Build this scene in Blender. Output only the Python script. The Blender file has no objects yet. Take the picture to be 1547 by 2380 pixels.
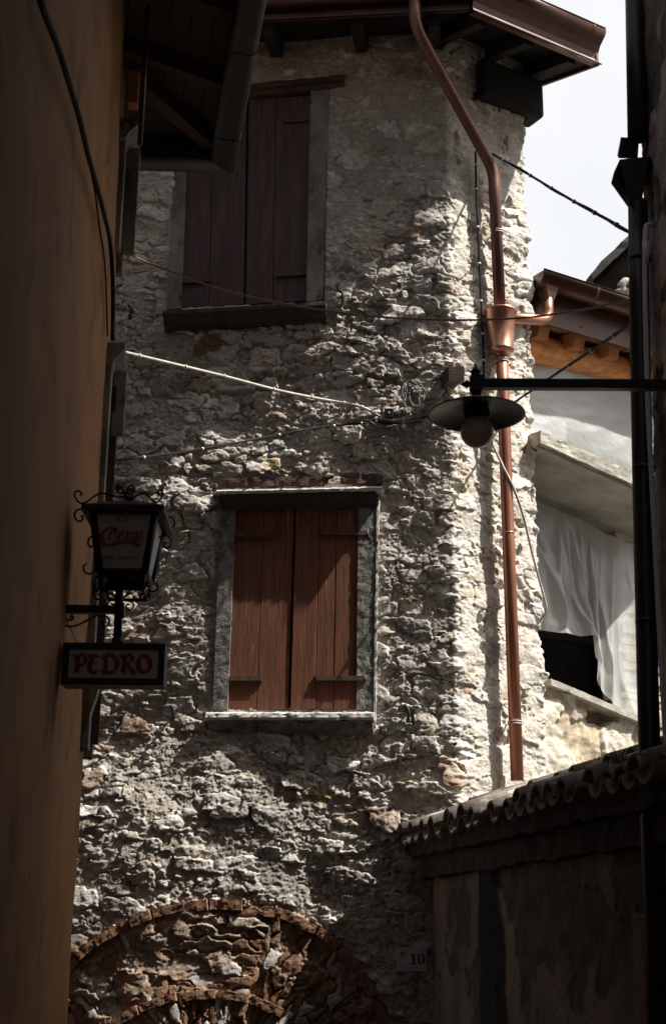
import bpy, bmesh, math, random
import numpy as np
from mathutils import Vector, Matrix, noise as mnoise

random.seed(4)
# ------------------------------------------------------------------ camera / world / sun
C = bpy.data.collections.new("place"); bpy.context.scene.collection.children.link(C)
scn = bpy.context.scene
W_, H_, F_ = 1547.0, 2380.0, 3300.0          # picture units used to read positions off the photograph
PITCH, ROLL, CAMZ = math.radians(17.5), math.radians(0.64), 1.6
camd = bpy.data.cameras.new("camera"); cam = bpy.data.objects.new("camera", camd); C.objects.link(cam)
scn.camera = cam
camd.sensor_fit = 'VERTICAL'; camd.sensor_height = 36.0; camd.lens = 36.0 * F_ / H_
camd.clip_start = 0.05; camd.clip_end = 500
camM = Matrix.Translation((0, 0, CAMZ)) @ Matrix.Rotation(math.pi / 2 + PITCH, 4, 'X') @ Matrix.Rotation(ROLL, 4, 'Z')
cam.matrix_world = camM
camd.dof.use_dof = True; camd.dof.focus_distance = 10.3; camd.dof.aperture_fstop = 5.0
CAM = Vector((0, 0, CAMZ)); ROT = camM.to_3x3()

SUN_AZ = math.atan2(0.946, -0.324)           # towards the sun: right of the view, a little to the camera's side
SUN_EL = math.radians(54)
SUNV = Vector((math.sin(SUN_AZ) * math.cos(SUN_EL), math.cos(SUN_AZ) * math.cos(SUN_EL), math.sin(SUN_EL)))
wd = bpy.data.worlds.new("World"); scn.world = wd; wd.use_nodes = True
nt = wd.node_tree; nt.nodes.clear()
sky = nt.nodes.new('ShaderNodeTexSky'); sky.sky_type = 'NISHITA'; sky.sun_disc = False
sky.sun_elevation = SUN_EL; sky.sun_rotation = SUN_AZ
sky.air_density = 1.0; sky.dust_density = 6.0; sky.ozone_density = 1.0
hsv = nt.nodes.new('ShaderNodeHueSaturation'); hsv.inputs['Saturation'].default_value = 0.35
bgn = nt.nodes.new('ShaderNodeBackground'); bgn.inputs['Strength'].default_value = 0.055
out = nt.nodes.new('ShaderNodeOutputWorld')
# bright thin haze / cloud veil over the part of the sky beyond the roofs
tcw = nt.nodes.new('ShaderNodeTexCoord'); dotn = nt.nodes.new('ShaderNodeVectorMath'); dotn.operation = 'DOT_PRODUCT'
dotn.inputs[1].default_value = Vector((.30, .85, .36)).normalized()
nt.links.new(tcw.outputs['Generated'], dotn.inputs[0])
mrw = nt.nodes.new('ShaderNodeMapRange'); mrw.interpolation_type = 'SMOOTHSTEP'; mrw.inputs[1].default_value = .55; mrw.inputs[2].default_value = 1.0; mrw.inputs[4].default_value = .92
nt.links.new(dotn.outputs['Value'], mrw.inputs[0])
nzw = nt.nodes.new('ShaderNodeTexNoise'); nzw.inputs['Scale'].default_value = 3; nzw.inputs['Detail'].default_value = 5
crw = nt.nodes.new('ShaderNodeValToRGB'); crw.color_ramp.elements[0].position = .35; crw.color_ramp.elements[1].position = .7
crw.color_ramp.elements[0].color = (8.7, 8.95, 9.4, 1); crw.color_ramp.elements[1].color = (9.9, 9.95, 10.1, 1)
nt.links.new(tcw.outputs['Generated'], nzw.inputs['Vector']); nt.links.new(nzw.outputs[0], crw.inputs[0])
mxw = nt.nodes.new('ShaderNodeMix'); mxw.data_type = 'RGBA'
nt.links.new(mrw.outputs[0], mxw.inputs[0]); nt.links.new(hsv.outputs[0], mxw.inputs[6]); nt.links.new(crw.outputs[0], mxw.inputs[7])
nt.links.new(sky.outputs[0], hsv.inputs['Color']); nt.links.new(mxw.outputs[2], bgn.inputs[0]); nt.links.new(bgn.outputs[0], out.inputs[0])
sl = bpy.data.lights.new("sun", 'SUN'); sl.energy = 5.0; sl.angle = math.radians(0.55); sl.color = (1.0, 0.955, 0.89)
so = bpy.data.objects.new("sun", sl); C.objects.link(so); so.location = SUNV * 30
so.rotation_euler = (-SUNV).to_track_quat('-Z', 'Y').to_euler()
scn.view_settings.view_transform = 'Standard'; scn.view_settings.look = 'None'
scn.view_settings.exposure = 0.95; scn.view_settings.gamma = 1.0
scn.cycles.max_bounces = 8; scn.cycles.diffuse_bounces = 4; scn.cycles.use_denoising = True
scn.render.resolution_x = 665; scn.render.resolution_y = 1024

# ------------------------------------------------------------------ reading positions
def ray(px, py):
    v = ROT @ Vector(((px - W_ / 2) / F_, (H_ / 2 - py) / F_, -1.0)); return v
def PY(px, py, Y):
    v = ray(px, py); return CAM + v * (Y / v.y)
class Plane:
    """vertical plane: origin o, direction d (s), normal n towards the street"""
    def __init__(s, o, d, side):
        s.o = Vector((o[0], o[1], 0)); s.d = Vector((d[0], d[1], 0)).normalized()
        s.n = Vector((s.d.y, -s.d.x, 0)) * side
    def P(s, a, z, off=0.0): return s.o + s.d * a + s.n * off + Vector((0, 0, z))
    def hit(s, px, py, off=0.0):
        v = ray(px, py); o = s.o + s.n * off
        t = (o - CAM).dot(s.n) / v.dot(s.n); p = CAM + v * t
        return ((p - s.o).dot(s.d), p.z)
    def W(s, px, py, off=0.0):
        a, z = s.hit(px, py, off); return s.P(a, z, off)
CORNER = (0.87, 9.84)
FR = Plane(CORNER, (0.995, -0.10), 1)        # main stone front, s negative to the left
RT = Plane(CORNER, (0.854, 0.519), 1)        # short sunny face right of the corner
LW = Plane((-1.37, 8.0), (-0.10, 0.995), 1)  # left plaster wall, s = 0 at its far corner
RSIDE = 0.80

# ------------------------------------------------------------------ mesh helpers
def link(o, parent=None):
    C.objects.link(o)
    if parent is not None:
        o.parent = parent; o.matrix_parent_inverse = parent.matrix_basis.inverted()
    return o
def tag(o, label=None, cat=None, group=None, kind=None):
    if label: o['label'] = label
    if cat: o['category'] = cat
    if group: o['group'] = group
    if kind: o['kind'] = kind
    return o
def empty(name, loc, label, cat, group=None):
    o = bpy.data.objects.new(name, None); o.location = loc; o.empty_display_size = 0.1
    C.objects.link(o); return tag(o, label, cat, group)
class MB:
    def __init__(s): s.v = []; s.f = []; s.sm = []
    def add(s, vs, fs, smooth=False):
        b = len(s.v); s.v += [tuple(p) for p in vs]; s.f += [tuple(b + i for i in f) for f in fs]; s.sm += [smooth] * len(fs); return s
    def hexa(s, p):  # bottom 4 ccw, top 4
        return s.add(p, [(3, 2, 1, 0), (4, 5, 6, 7), (0, 1, 5, 4), (1, 2, 6, 5), (2, 3, 7, 6), (3, 0, 4, 7)])
    def box(s, pl, s0, s1, z0, z1, o0, o1):
        P = pl.P
        return s.hexa([P(s0, z0, o1), P(s1, z0, o1), P(s1, z0, o0), P(s0, z0, o0), P(s0, z1, o1), P(s1, z1, o1), P(s1, z1, o0), P(s0, z1, o0)])
    def quad(s, pl, q, o0, o1):   # q: four (s,z) corners: bl, br, tr, tl
        P = pl.P; a, b, c, d = q
        return s.hexa([P(*a, o1), P(*b, o1), P(*b, o0), P(*a, o0), P(*d, o1), P(*c, o1), P(*c, o0), P(*d, o0)])
    def abox(s, c, h):            # axis box, centre + half sizes
        x, y, z = c; a, b, d = h
        return s.hexa([(x - a, y - b, z - d), (x + a, y - b, z - d), (x + a, y + b, z - d), (x - a, y + b, z - d),
                       (x - a, y - b, z + d), (x + a, y - b, z + d), (x + a, y + b, z + d), (x - a, y + b, z + d)])
    def prism(s, base, vec):      # polygon of world points swept by vec
        n = len(base); vec = Vector(vec); a = [Vector(p) for p in base]; b = [p + vec for p in a]
        return s.add(a + b, [tuple(range(n))[::-1], tuple(range(n, 2 * n))] + [(i, (i + 1) % n, n + (i + 1) % n, n + i) for i in range(n)])
    def loft(s, rings, caps=True, closed=True, smooth=False):
        n = len(rings[0]); vs = [p for r in rings for p in r]; fs = []
        for k in range(len(rings) - 1):
            for i in range(n if closed else n - 1):
                j = (i + 1) % n; fs.append((k * n + i, k * n + j, (k + 1) * n + j, (k + 1) * n + i))
        s.add(vs, fs, smooth)
        if caps:
            s.add(rings[0], [tuple(range(n))[::-1]]); s.add(rings[-1], [tuple(range(n))])
        return s
    def tube(s, pts, r, n=10, caps=True, wob=0.0):
        pts = [Vector(p) for p in pts]; m = len(pts)
        rs = r if isinstance(r, (list, tuple)) else [r] * m
        rings = []; up = None
        for i in range(m):
            t = (pts[min(i + 1, m - 1)] - pts[max(i - 1, 0)]).normalized()
            if up is None:
                up = Vector((0, 0, 1)) if abs(t.z) < .9 else Vector((0, 1, 0))
            x = t.cross(up).normalized(); y = x.cross(t).normalized(); up = y
            ring = []
            for k in range(n):
                a = 2 * math.pi * k / n; q = rs[i]
                if wob: q *= 1 + wob * mnoise.noise(pts[i] * 6 + Vector((math.cos(a), math.sin(a), 0)))
                ring.append(pts[i] + x * math.cos(a) * q + y * math.sin(a) * q)
            rings.append(ring)
        return s.loft(rings, caps, True, True)
    def lathe(s, axis_o, prof, n=32, axis=Vector((0, 0, 1))):
        axis = Vector(axis).normalized()
        x = axis.cross(Vector((0.3, 1, 0.1))).normalized(); y = axis.cross(x)
        rings = [[Vector(axis_o) + axis * h + (x * math.cos(2 * math.pi * k / n) + y * math.sin(2 * math.pi * k / n)) * max(r, 1e-4) for k in range(n)] for r, h in prof]
        return s.loft(rings, False, True, True)
    def extr(s, pl, prof, s0, s1, dz=0.0, closed=True, nseg=1):   # profile (off,z) swept along s
        rings = []
        for k in range(nseg + 1):
            t = k / nseg; a = s0 + (s1 - s0) * t
            rings.append([pl.P(a, z + dz * t, o) for o, z in prof])
        return s.loft(rings, closed, closed)
    def build(s, name, mat, parent=None, bevel=0.0, solid=0.0, rough=None, smooth=None):
        me = bpy.data.meshes.new(name); me.from_pydata(s.v, [], s.f); me.update()
        sm = s.sm if smooth is None else [smooth] * len(s.f)
        me.polygons.foreach_set('use_smooth', sm)
        bm = bmesh.new(); bm.from_mesh(me)
        bmesh.ops.remove_doubles(bm, verts=bm.verts, dist=1e-5)
        bmesh.ops.recalc_face_normals(bm, faces=bm.faces)
        if rough:
            ln, amp, fq = rough
            for _ in range(9):
                es = [e for e in bm.edges if e.calc_length() > ln]
                if not es or len(bm.verts) > 60000: break
                bmesh.ops.subdivide_edges(bm, edges=es, cuts=1, use_grid_fill=True)
            bmesh.ops.triangulate(bm, faces=[f for f in bm.faces if len(f.verts) > 4])
            bm.normal_update()
            for v in bm.verts:
                q = v.co * fq
                v.co = v.co + v.normal * amp * (mnoise.fractal(q, 1.0, 2.1, 4)) + mnoise.noise_vector(q * .7) * amp * .5
        bm.to_mesh(me); bm.free()
        me.materials.append(mat)
        o = bpy.data.objects.new(name, me)
        if bevel:
            b = o.modifiers.new('bevel', 'BEVEL'); b.width = bevel; b.segments = 2; b.limit_method = 'ANGLE'; b.angle_limit = math.radians(40)
        if solid:
            b = o.modifiers.new('solid', 'SOLIDIFY'); b.thickness = solid; b.offset = 0
        return link(o, parent)
class PM:
    '''every shape added becomes a separate part of its own'''
    def __init__(s, name, mat, parent, **kw): s.a = (name, mat, parent, kw)
    def __getattr__(s, k):
        def f(*a, **kw):
            mb = MB(); getattr(mb, k)(*a, **kw); mb.build(s.a[0], s.a[1], s.a[2], **s.a[3])
        return f
def smoothpath(pts, k=8):
    pts = [Vector(p) for p in pts]
    P = [pts[0] * 2 - pts[1]] + pts + [pts[-1] * 2 - pts[-2]]; r = []
    for i in range(1, len(P) - 2):
        for j in range(k):
            t = j / k; a, b, c, d = P[i - 1], P[i], P[i + 1], P[i + 2]
            r.append(0.5 * ((2 * b) + (c - a) * t + (2 * a - 5 * b + 4 * c - d) * t * t + (3 * b - a - 3 * c + d) * t ** 3))
    r.append(pts[-1]); return r

# ------------------------------------------------------------------ materials
def pmat(name, c1, c2=None, sc=6, rough=.85, metal=0.0, bump=.3, bsc=60, st=(1, 1, 1), c3=None, t3=.62, sc3=12, spec=.3, dist=.004, det=6):
    m = bpy.data.materials.new(name); m.use_nodes = True; t = m.node_tree; N = t.nodes; L = t.links
    b = N['Principled BSDF']; b.inputs['Roughness'].default_value = rough; b.inputs['Metallic'].default_value = metal
    b.inputs['Specular IOR Level'].default_value = spec
    tc = N.new('ShaderNodeTexCoord'); mp = N.new('ShaderNodeMapping'); mp.inputs['Scale'].default_value = st
    L.new(tc.outputs['Object'], mp.inputs['Vector'])
    def noi(scale, d=det, r=.6):
        n = N.new('ShaderNodeTexNoise'); n.inputs['Scale'].default_value = scale; n.inputs['Detail'].default_value = d; n.inputs['Roughness'].default_value = r
        L.new(mp.outputs[0], n.inputs['Vector']); return n
    if c2 is None: c2 = tuple(x * .6 for x in c1)
    n1 = noi(sc); cr = N.new('ShaderNodeValToRGB'); cr.color_ramp.elements[0].position = .33; cr.color_ramp.elements[1].position = .67
    cr.color_ramp.elements[0].color = (*c2, 1); cr.color_ramp.elements[1].color = (*c1, 1); L.new(n1.outputs[0], cr.inputs[0])
    col = cr.outputs[0]
    if c3 is not None:
        n3 = noi(sc3, 8, .7); r3 = N.new('ShaderNodeValToRGB'); r3.color_ramp.elements[0].position = t3; r3.color_ramp.elements[1].position = t3 + .05
        r3.color_ramp.elements[0].color = (0, 0, 0, 1); r3.color_ramp.elements[1].color = (1, 1, 1, 1); L.new(n3.outputs[0], r3.inputs[0])
        mx = N.new('ShaderNodeMix'); mx.data_type = 'RGBA'; L.new(r3.outputs[0], mx.inputs[0]); L.new(col, mx.inputs[6]); mx.inputs[7].default_value = (*c3, 1)
        col = mx.outputs[2]
    L.new(col, b.inputs['Base Color'])
    if bump:
        n2 = noi(bsc); bp = N.new('ShaderNodeBump'); bp.inputs['Strength'].default_value = bump; bp.inputs['Distance'].default_value = dist
        L.new(n2.outputs[0], bp.inputs['Height']); L.new(bp.outputs[0], b.inputs['Normal'])
        rr = N.new('ShaderNodeMapRange'); rr.inputs[3].default_value = max(0, rough - .12); rr.inputs[4].default_value = min(1, rough + .12)
        L.new(n1.outputs[0], rr.inputs[0]); L.new(rr.outputs[0], b.inputs['Roughness'])
    return m
def amat(name, rough=.9, bump=.65, bsc=85, dist=.010):
    """wall: colour from the per-stone attribute, grain from noise"""
    m = bpy.data.materials.new(name); m.use_nodes = True; t = m.node_tree; N = t.nodes; L = t.links
    b = N['Principled BSDF']; b.inputs['Roughness'].default_value = rough; b.inputs['Specular IOR Level'].default_value = .25
    a = N.new('ShaderNodeAttribute'); a.attribute_name = 'stone'
    tc = N.new('ShaderNodeTexCoord')
    n = N.new('ShaderNodeTexNoise'); n.inputs['Scale'].default_value = 30; n.inputs['Detail'].default_value = 8; n.inputs['Roughness'].default_value = .7
    L.new(tc.outputs['Object'], n.inputs['Vector'])
    mr = N.new('ShaderNodeMapRange'); mr.inputs[1].default_value = .3; mr.inputs[2].default_value = .7; mr.inputs[3].default_value = .62; mr.inputs[4].default_value = 1.25
    L.new(n.outputs[0], mr.inputs[0])
    mx = N.new('ShaderNodeVectorMath'); mx.operation = 'SCALE'; L.new(a.outputs['Color'], mx.inputs[0]); L.new(mr.outputs[0], mx.inputs['Scale'])
    L.new(mx.outputs[0], b.inputs['Base Color'])
    n2 = N.new('ShaderNodeTexNoise'); n2.inputs['Scale'].default_value = bsc; n2.inputs['Detail'].default_value = 5; n2.inputs['Roughness'].default_value = .65
    L.new(tc.outputs['Object'], n2.inputs['Vector'])
    bp = N.new('ShaderNodeBump'); bp.inputs['Strength'].default_value = bump; bp.inputs['Distance'].default_value = dist
    L.new(n2.outputs[0], bp.inputs['Height']); L.new(bp.outputs[0], b.inputs['Normal'])
    return m
M = {}
M['stone'] = amat('rubble_stone')
M['plaster'] = pmat('ochre_plaster', (.27, .132, .054), (.185, .09, .037), sc=3.2, rough=.92, bump=.8, bsc=55, st=(1.0, .7, .8), c3=(.135, .072, .036), t3=.57, sc3=2.6, dist=.007, det=10)
M['copper'] = pmat('copper', (.44, .19, .115), (.27, .11, .068), sc=4, rough=.36, metal=.6, bump=.12, bsc=9, st=(1, 1, .35), spec=.5, c3=(.16, .085, .06), t3=.60, sc3=9)
M['copper_mid'] = pmat('aged_copper', (.21, .10, .07), (.12, .055, .038), sc=4, rough=.38, metal=.45, bump=.08, bsc=12, st=(1, 1, .35), spec=.5)
M['cable_grey'] = pmat('grey_cable', (.20, .19, .175), (.10, .095, .09), sc=30, rough=.6, bump=.1)
M['copper_new'] = pmat('bright_copper', (.52, .26, .175), (.33, .155, .10), sc=9, rough=.36, metal=.7, bump=.1, bsc=14, spec=.5)
M['copper_dark'] = pmat('brown_copper', (.095, .040, .027), (.06, .026, .019), sc=4, rough=.36, metal=.25, bump=.05, bsc=10, spec=.5, c3=(.15, .085, .06), t3=.68, sc3=14)
M['sheet_dark'] = pmat('dark_sheet_metal', (.05, .042, .04), (.03, .026, .025), sc=5, rough=.42, metal=.4, bump=.08, bsc=15, spec=.5)
M['iron'] = pmat('black_iron', (.022, .022, .024), (.012, .012, .013), sc=20, rough=.5, metal=.3, bump=.15, bsc=90)
M['rust'] = pmat('rusty_iron', (.12, .062, .048), (.05, .03, .025), sc=30, rough=.75, metal=.2, bump=.4, bsc=120)
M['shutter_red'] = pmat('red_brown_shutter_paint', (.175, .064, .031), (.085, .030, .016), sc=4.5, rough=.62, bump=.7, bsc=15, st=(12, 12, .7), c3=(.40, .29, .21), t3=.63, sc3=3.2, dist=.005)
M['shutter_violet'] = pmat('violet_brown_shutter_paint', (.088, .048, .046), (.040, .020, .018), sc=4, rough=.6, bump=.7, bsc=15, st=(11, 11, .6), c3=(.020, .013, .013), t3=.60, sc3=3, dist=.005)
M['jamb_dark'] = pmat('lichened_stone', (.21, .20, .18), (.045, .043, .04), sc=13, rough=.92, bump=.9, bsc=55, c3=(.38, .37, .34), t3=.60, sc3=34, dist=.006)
M['jamb_pale'] = pmat('pale_frame_stone', (.24, .215, .18), (.085, .078, .068), sc=5, rough=.9, bump=.5, bsc=50, st=(1, 1, .6), c3=(.06, .055, .05), t3=.57, sc3=9)
M['sill_stone'] = pmat('weathered_sill_stone', (.52, .51, .48), (.30, .29, .27), sc=14, rough=.9, bump=.6, bsc=50, c3=(.06, .055, .05), t3=.6, sc3=12)
M['sill_dark'] = pmat('dark_sill_stone', (.05, .042, .036), (.022, .018, .016), sc=14, rough=.85, bump=.5, bsc=50)
M['oldwood'] = pmat('old_dark_timber', (.085, .048, .034), (.030, .018, .014), sc=7, rough=.85, bump=.9, bsc=22, st=(.7, .7, 7), dist=.008)
M['roofwood'] = pmat('roof_boards', (.065, .032, .022), (.036, .019, .014), sc=5, rough=.8, bump=.4, bsc=26)
M['blackwood'] = pmat('black_roof_timber', (.020, .016, .014), (.009, .008, .007), sc=6, rough=.9, bump=.5, bsc=30)  # near-black timber tone for eaves and beams
M['greywood'] = pmat('grey_roof_timber', (.030, .026, .022), (.016, .014, .012), sc=6, rough=.9, bump=.5, bsc=30, st=(1, 1, 1))
M['log'] = pmat('fresh_pine_log', (.66, .30, .11), (.34, .13, .045), sc=5, rough=.7, bump=.9, bsc=11, st=(1.0, 2.2, 3.5), c3=(.12, .06, .035), t3=.66, sc3=7, dist=.012)
M['pine'] = pmat('pine_rafter', (.38, .16, .06), (.25, .095, .038), sc=8, rough=.7, bump=.3, bsc=30)
M['tile'] = pmat('old_roof_tile', (.30, .26, .21), (.09, .075, .062), sc=7, rough=.9, bump=.6, bsc=45, c3=(.36, .34, .29), t3=.56, sc3=16)
M['brick'] = pmat('old_brick', (.22, .115, .062), (.12, .066, .04), sc=14, rough=.9, bump=.9, bsc=60, c3=(.30, .25, .2), t3=.63, sc3=18, dist=.006)
M['cable_dark'] = pmat('black_cable', (.02, .02, .021), (.014, .014, .014), rough=.75, bump=.1, spec=.08)
M['cable_pale'] = pmat('pale_cable', (.5, .47, .42), (.33, .31, .28), sc=18, rough=.45, bump=.1)
M['cable_tan'] = pmat('tan_cable', (.36, .26, .16), (.25, .18, .12), sc=18, rough=.5, bump=.1)
M['tie'] = pmat('cable_tie', (.6, .58, .54), (.45, .43, .4), rough=.4, bump=0)
M['conduit'] = pmat('grey_plastic_conduit', (.66, .68, .74), (.55, .57, .62), rough=.45, bump=.05)
M['shade_in'] = pmat('enamel_shade', (.038, .029, .023), (.022, .017, .014), rough=.45, bump=.05)
M['concrete'] = pmat('mossy_slab', (.42, .40, .34), (.24, .23, .19), sc=7, rough=.92, bump=.8, bsc=40, c3=(.11, .10, .08), t3=.58, sc3=9, dist=.008)
M['render'] = pmat('pale_render', (.60, .54, .43), (.44, .38, .29), sc=3, rough=.92, bump=.8, bsc=24, c3=(.42, .27, .13), t3=.64, sc3=5, dist=.01)
M['soffit'] = pmat('grey_soffit', (.40, .38, .33), (.27, .25, .21), sc=4, rough=.92, bump=.5, bsc=30, c3=(.17, .15, .12), t3=.64, sc3=6)
M['grimy'] = pmat('grimy_render', (.07, .058, .05), (.03, .026, .024), sc=2.4, rough=.92, bump=.8, bsc=20, st=(1.5, 1.5, .8), dist=.012)
M['orange'] = pmat('orange_paint', (.42, .13, .04), (.30, .09, .03), rough=.8, bump=.3)
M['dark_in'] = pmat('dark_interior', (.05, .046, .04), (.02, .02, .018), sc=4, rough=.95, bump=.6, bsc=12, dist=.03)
M['ground'] = pmat('stone_paving', (.10, .09, .08), (.06, .055, .05), sc=3, rough=.8, bump=.6, bsc=14)
M['yard'] = pmat('courtyard_ground', (.22, .20, .17), (.14, .13, .11), sc=3, rough=.9, bump=.6, bsc=14)
M['white'] = pmat('white_panel', (.46, .44, .43), (.34, .33, .32), sc=6, rough=.4, bump=0)
M['plate'] = pmat('enamel_plate', (.40, .38, .37), (.28, .27, .265), sc=9, rough=.3, bump=0)
M['redink'] = pmat('red_lettering', (.30, .014, .018), (.20, .012, .015), rough=.4, bump=0)
M['blueink'] = pmat('blue_lettering', (.02, .045, .22), (.02, .04, .18), rough=.4, bump=0)
M['blackink'] = pmat('black_lettering', (.01, .01, .01), (.008, .008, .008), rough=.4, bump=0)
M['greyink'] = pmat('grey_lettering', (.12, .15, .14), (.10, .12, .12), rough=.4, bump=0)
M['green'] = pmat('moss', (.06, .09, .03), (.03, .05, .015), rough=.9, bump=.4)
def globe_mat():
    m = bpy.data.materials.new('milk_glass'); m.use_nodes = True; b = m.node_tree.nodes['Principled BSDF']
    b.inputs['Base Color'].default_value = (.58, .50, .42, 1); b.inputs['Roughness'].default_value = .3
    b.inputs['Subsurface Weight'].default_value = .3; b.inputs['Subsurface Radius'].default_value = (.03, .03, .03); return m
M['globe'] = globe_mat()
def plastic_mat():
    m = bpy.data.materials.new('plastic_film'); m.use_nodes = True; t = m.node_tree; N = t.nodes; L = t.links
    for n in list(N): N.remove(n)
    o = N.new('ShaderNodeOutputMaterial'); d = N.new('ShaderNodeBsdfDiffuse'); d.inputs[0].default_value = (.58, .59, .57, 1)
    tr = N.new('ShaderNodeBsdfTranslucent'); tr.inputs[0].default_value = (.6, .61, .6, 1)
    g = N.new('ShaderNodeBsdfGlossy'); g.inputs[0].default_value = (.9, .9, .9, 1); g.inputs['Roughness'].default_value = .28
    tp = N.new('ShaderNodeBsdfTransparent')
    a = N.new('ShaderNodeMixShader'); a.inputs[0].default_value = .35; L.new(d.outputs[0], a.inputs[1]); L.new(tr.outputs[0], a.inputs[2])
    b = N.new('ShaderNodeMixShader'); b.inputs[0].default_value = .12; L.new(a.outputs[0], b.inputs[1]); L.new(g.outputs[0], b.inputs[2])
    c = N.new('ShaderNodeMixShader'); c.inputs[0].default_value = .2; L.new(b.outputs[0], c.inputs[1]); L.new(tp.outputs[0], c.inputs[2])
    n = N.new('ShaderNodeTexNoise'); n.inputs['Scale'].default_value = 6; n.inputs['Detail'].default_value = 3
    bp = N.new('ShaderNodeBump'); bp.inputs['Strength'].default_value = .5; bp.inputs['Distance'].default_value = .02
    L.new(n.outputs[0], bp.inputs['Height'])
    for q in (d, tr, g): L.new(bp.outputs[0], q.inputs['Normal'])
    L.new(c.outputs[0], o.inputs[0]); return m
M['film'] = plastic_mat()

# ------------------------------------------------------------------ numpy noise for the rubble walls
def _h(ix, iy, seed):
    n = (ix.astype(np.int64) * 374761393 + iy.astype(np.int64) * 668265263 + seed * 1442695041) & 0xffffffff
    n = ((n ^ (n >> 13)) * 1274126177) & 0xffffffff
    n = ((n ^ (n >> 16)) * 2246822519) & 0xffffffff
    return ((n ^ (n >> 15)) & 0xffffff) / float(0xffffff)
def gn(x, y, seed=0):
    ix = np.floor(x); iy = np.floor(y); fx = x - ix; fy = y - iy
    u = fx * fx * fx * (fx * (fx * 6 - 15) + 10); v = fy * fy * fy * (fy * (fy * 6 - 15) + 10)
    def g(dx, dy):
        a = _h(ix + dx, iy + dy, seed) * 6.28318; return np.cos(a) * (fx - dx) + np.sin(a) * (fy - dy)
    return ((g(0, 0) * (1 - u) + g(1, 0) * u) * (1 - v) + (g(0, 1) * (1 - u) + g(1, 1) * u) * v) * 1.4
def fbm(x, y, seed=0, o=4, g=.5):
    r = 0; a = 1
    for k in range(o):
        r = r + a * gn(x, y, seed + k * 17); x = x * 2.03 + 3.1; y = y * 2.03 + 1.7; a *= g
    return r
def sst(a, b, x):
    t = np.clip((x - a) / (b - a), 0, 1); return t * t * (3 - 2 * t)
def voro(x, y, seed, jit=.85):
    ix = np.floor(x); iy = np.floor(y); F1 = np.full(x.shape, 9.); F2 = np.full(x.shape, 9.)
    i1 = np.zeros(x.shape); j1 = np.zeros(x.shape); vx = np.zeros(x.shape); vy = np.zeros(x.shape)
    for dx in (-1, 0, 1):
        for dy in (-1, 0, 1):
            cx = ix + dx; cy = iy + dy
            px = cx + .5 + jit * (_h(cx, cy, seed) - .5) - x; py = cy + .5 + jit * (_h(cx, cy, seed + 5) - .5) - y
            d = np.sqrt(px * px + py * py)
            c = d < F1
            F2 = np.where(c, F1, np.minimum(F2, d))
            i1 = np.where(c, cx, i1); j1 = np.where(c, cy, j1); vx = np.where(c, px, vx); vy = np.where(c, py, vy); F1 = np.where(c, d, F1)
    return F1, F2, i1, j1, vx, vy
TR = [0]
def stones(x, z, sx, sz, seed, prob, hmin, hmax, tilt=.5, edge=.22):
    """one generation of stones: height (m, <0 where none), per-stone random"""
    wx = x + .20 * sx * fbm(x / sx * 1.1, z / sz * 1.1, seed + 40, 3, .45); wz = z + .20 * sz * fbm(x / sx * 1.1 + 9, z / sz * 1.1, seed + 60, 3, .45)
    row = np.floor(wz / sz); F1, F2, i, j, vx, vy = voro(wx / sx + .37 * row, wz / sz, seed)
    r1 = _h(i, j, seed + 101); r2 = _h(i, j, seed + 102); r3 = _h(i, j, seed + 103); r4 = _h(i, j, seed + 104)
    e = sst(.02, edge, F2 - F1); on = r1 < prob; TR[0] = np.where(on, np.exp(-((F2 - F1) / .055) ** 2), 0)
    h = (hmin + (hmax - hmin) * r2) * (e ** .7) * (1 - .25 * F1) + tilt * .03 * ((r3 - .5) * vx + (r4 - .6) * vy) * e
    return np.where(on, h, -1.0) + np.where(on, (e - 1) * .03, 0), r3, r4, e, on
PAL = np.array([(.54, .515, .47), (.47, .445, .41), (.40, .385, .36), (.60, .575, .53), (.47, .41, .33), (.36, .335, .31), (.51, .485, .45), (.43, .37, .32)])
def grid_mesh(name, Px, Py, Pz, col, mat, parent=None, flip=False):
    nz, ns = Px.shape
    co = np.stack([Px, Py, Pz], -1).reshape(-1, 3).astype(np.float32)
    idx = np.arange(nz * ns).reshape(nz, ns)
    q = [idx[:-1, :-1], idx[:-1, 1:], idx[1:, 1:], idx[1:, :-1]]
    if flip: q = q[::-1]
    f = np.stack(q, -1).reshape(-1, 4)
    me = bpy.data.meshes.new(name); me.vertices.add(len(co)); me.vertices.foreach_set('co', co.ravel())
    me.loops.add(f.size); me.loops.foreach_set('vertex_index', f.ravel().astype(np.int32))
    me.polygons.add(len(f)); me.polygons.foreach_set('loop_start', (np.arange(len(f)) * 4).astype(np.int32)); me.polygons.foreach_set('loop_total', np.full(len(f), 4, np.int32))
    me.polygons.foreach_set('use_smooth', np.ones(len(f), bool))
    me.update(calc_edges=True)
    a = me.color_attributes.new('stone', 'FLOAT_COLOR', 'POINT')
    a.data.foreach_set('color', np.concatenate([col.reshape(-1, 3), np.ones((len(co), 1))], 1).astype(np.float32).ravel())
    me.materials.append(mat); o = bpy.data.objects.new(name, me); return link(o, parent)

# ================================================================== 1. STONE HOUSE
house = empty('stone_house', (0.5, 10.1, 0), "tall rubble stone house with two shuttered windows, in the middle of the picture", "house")
# window rectangles, read off the picture, in front coordinates (s, z)
def FQ(bl, br, tr, tl, off=0.0): return [FR.hit(*p, off) for p in (bl, br, tr, tl)]
UW = FQ((392, 722), (752, 705), (767, 200), (414, 232))     # outer edge of upper frame
LWd = FQ((497, 1650), (868, 1652), (876, 1160), (516, 1165))

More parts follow.
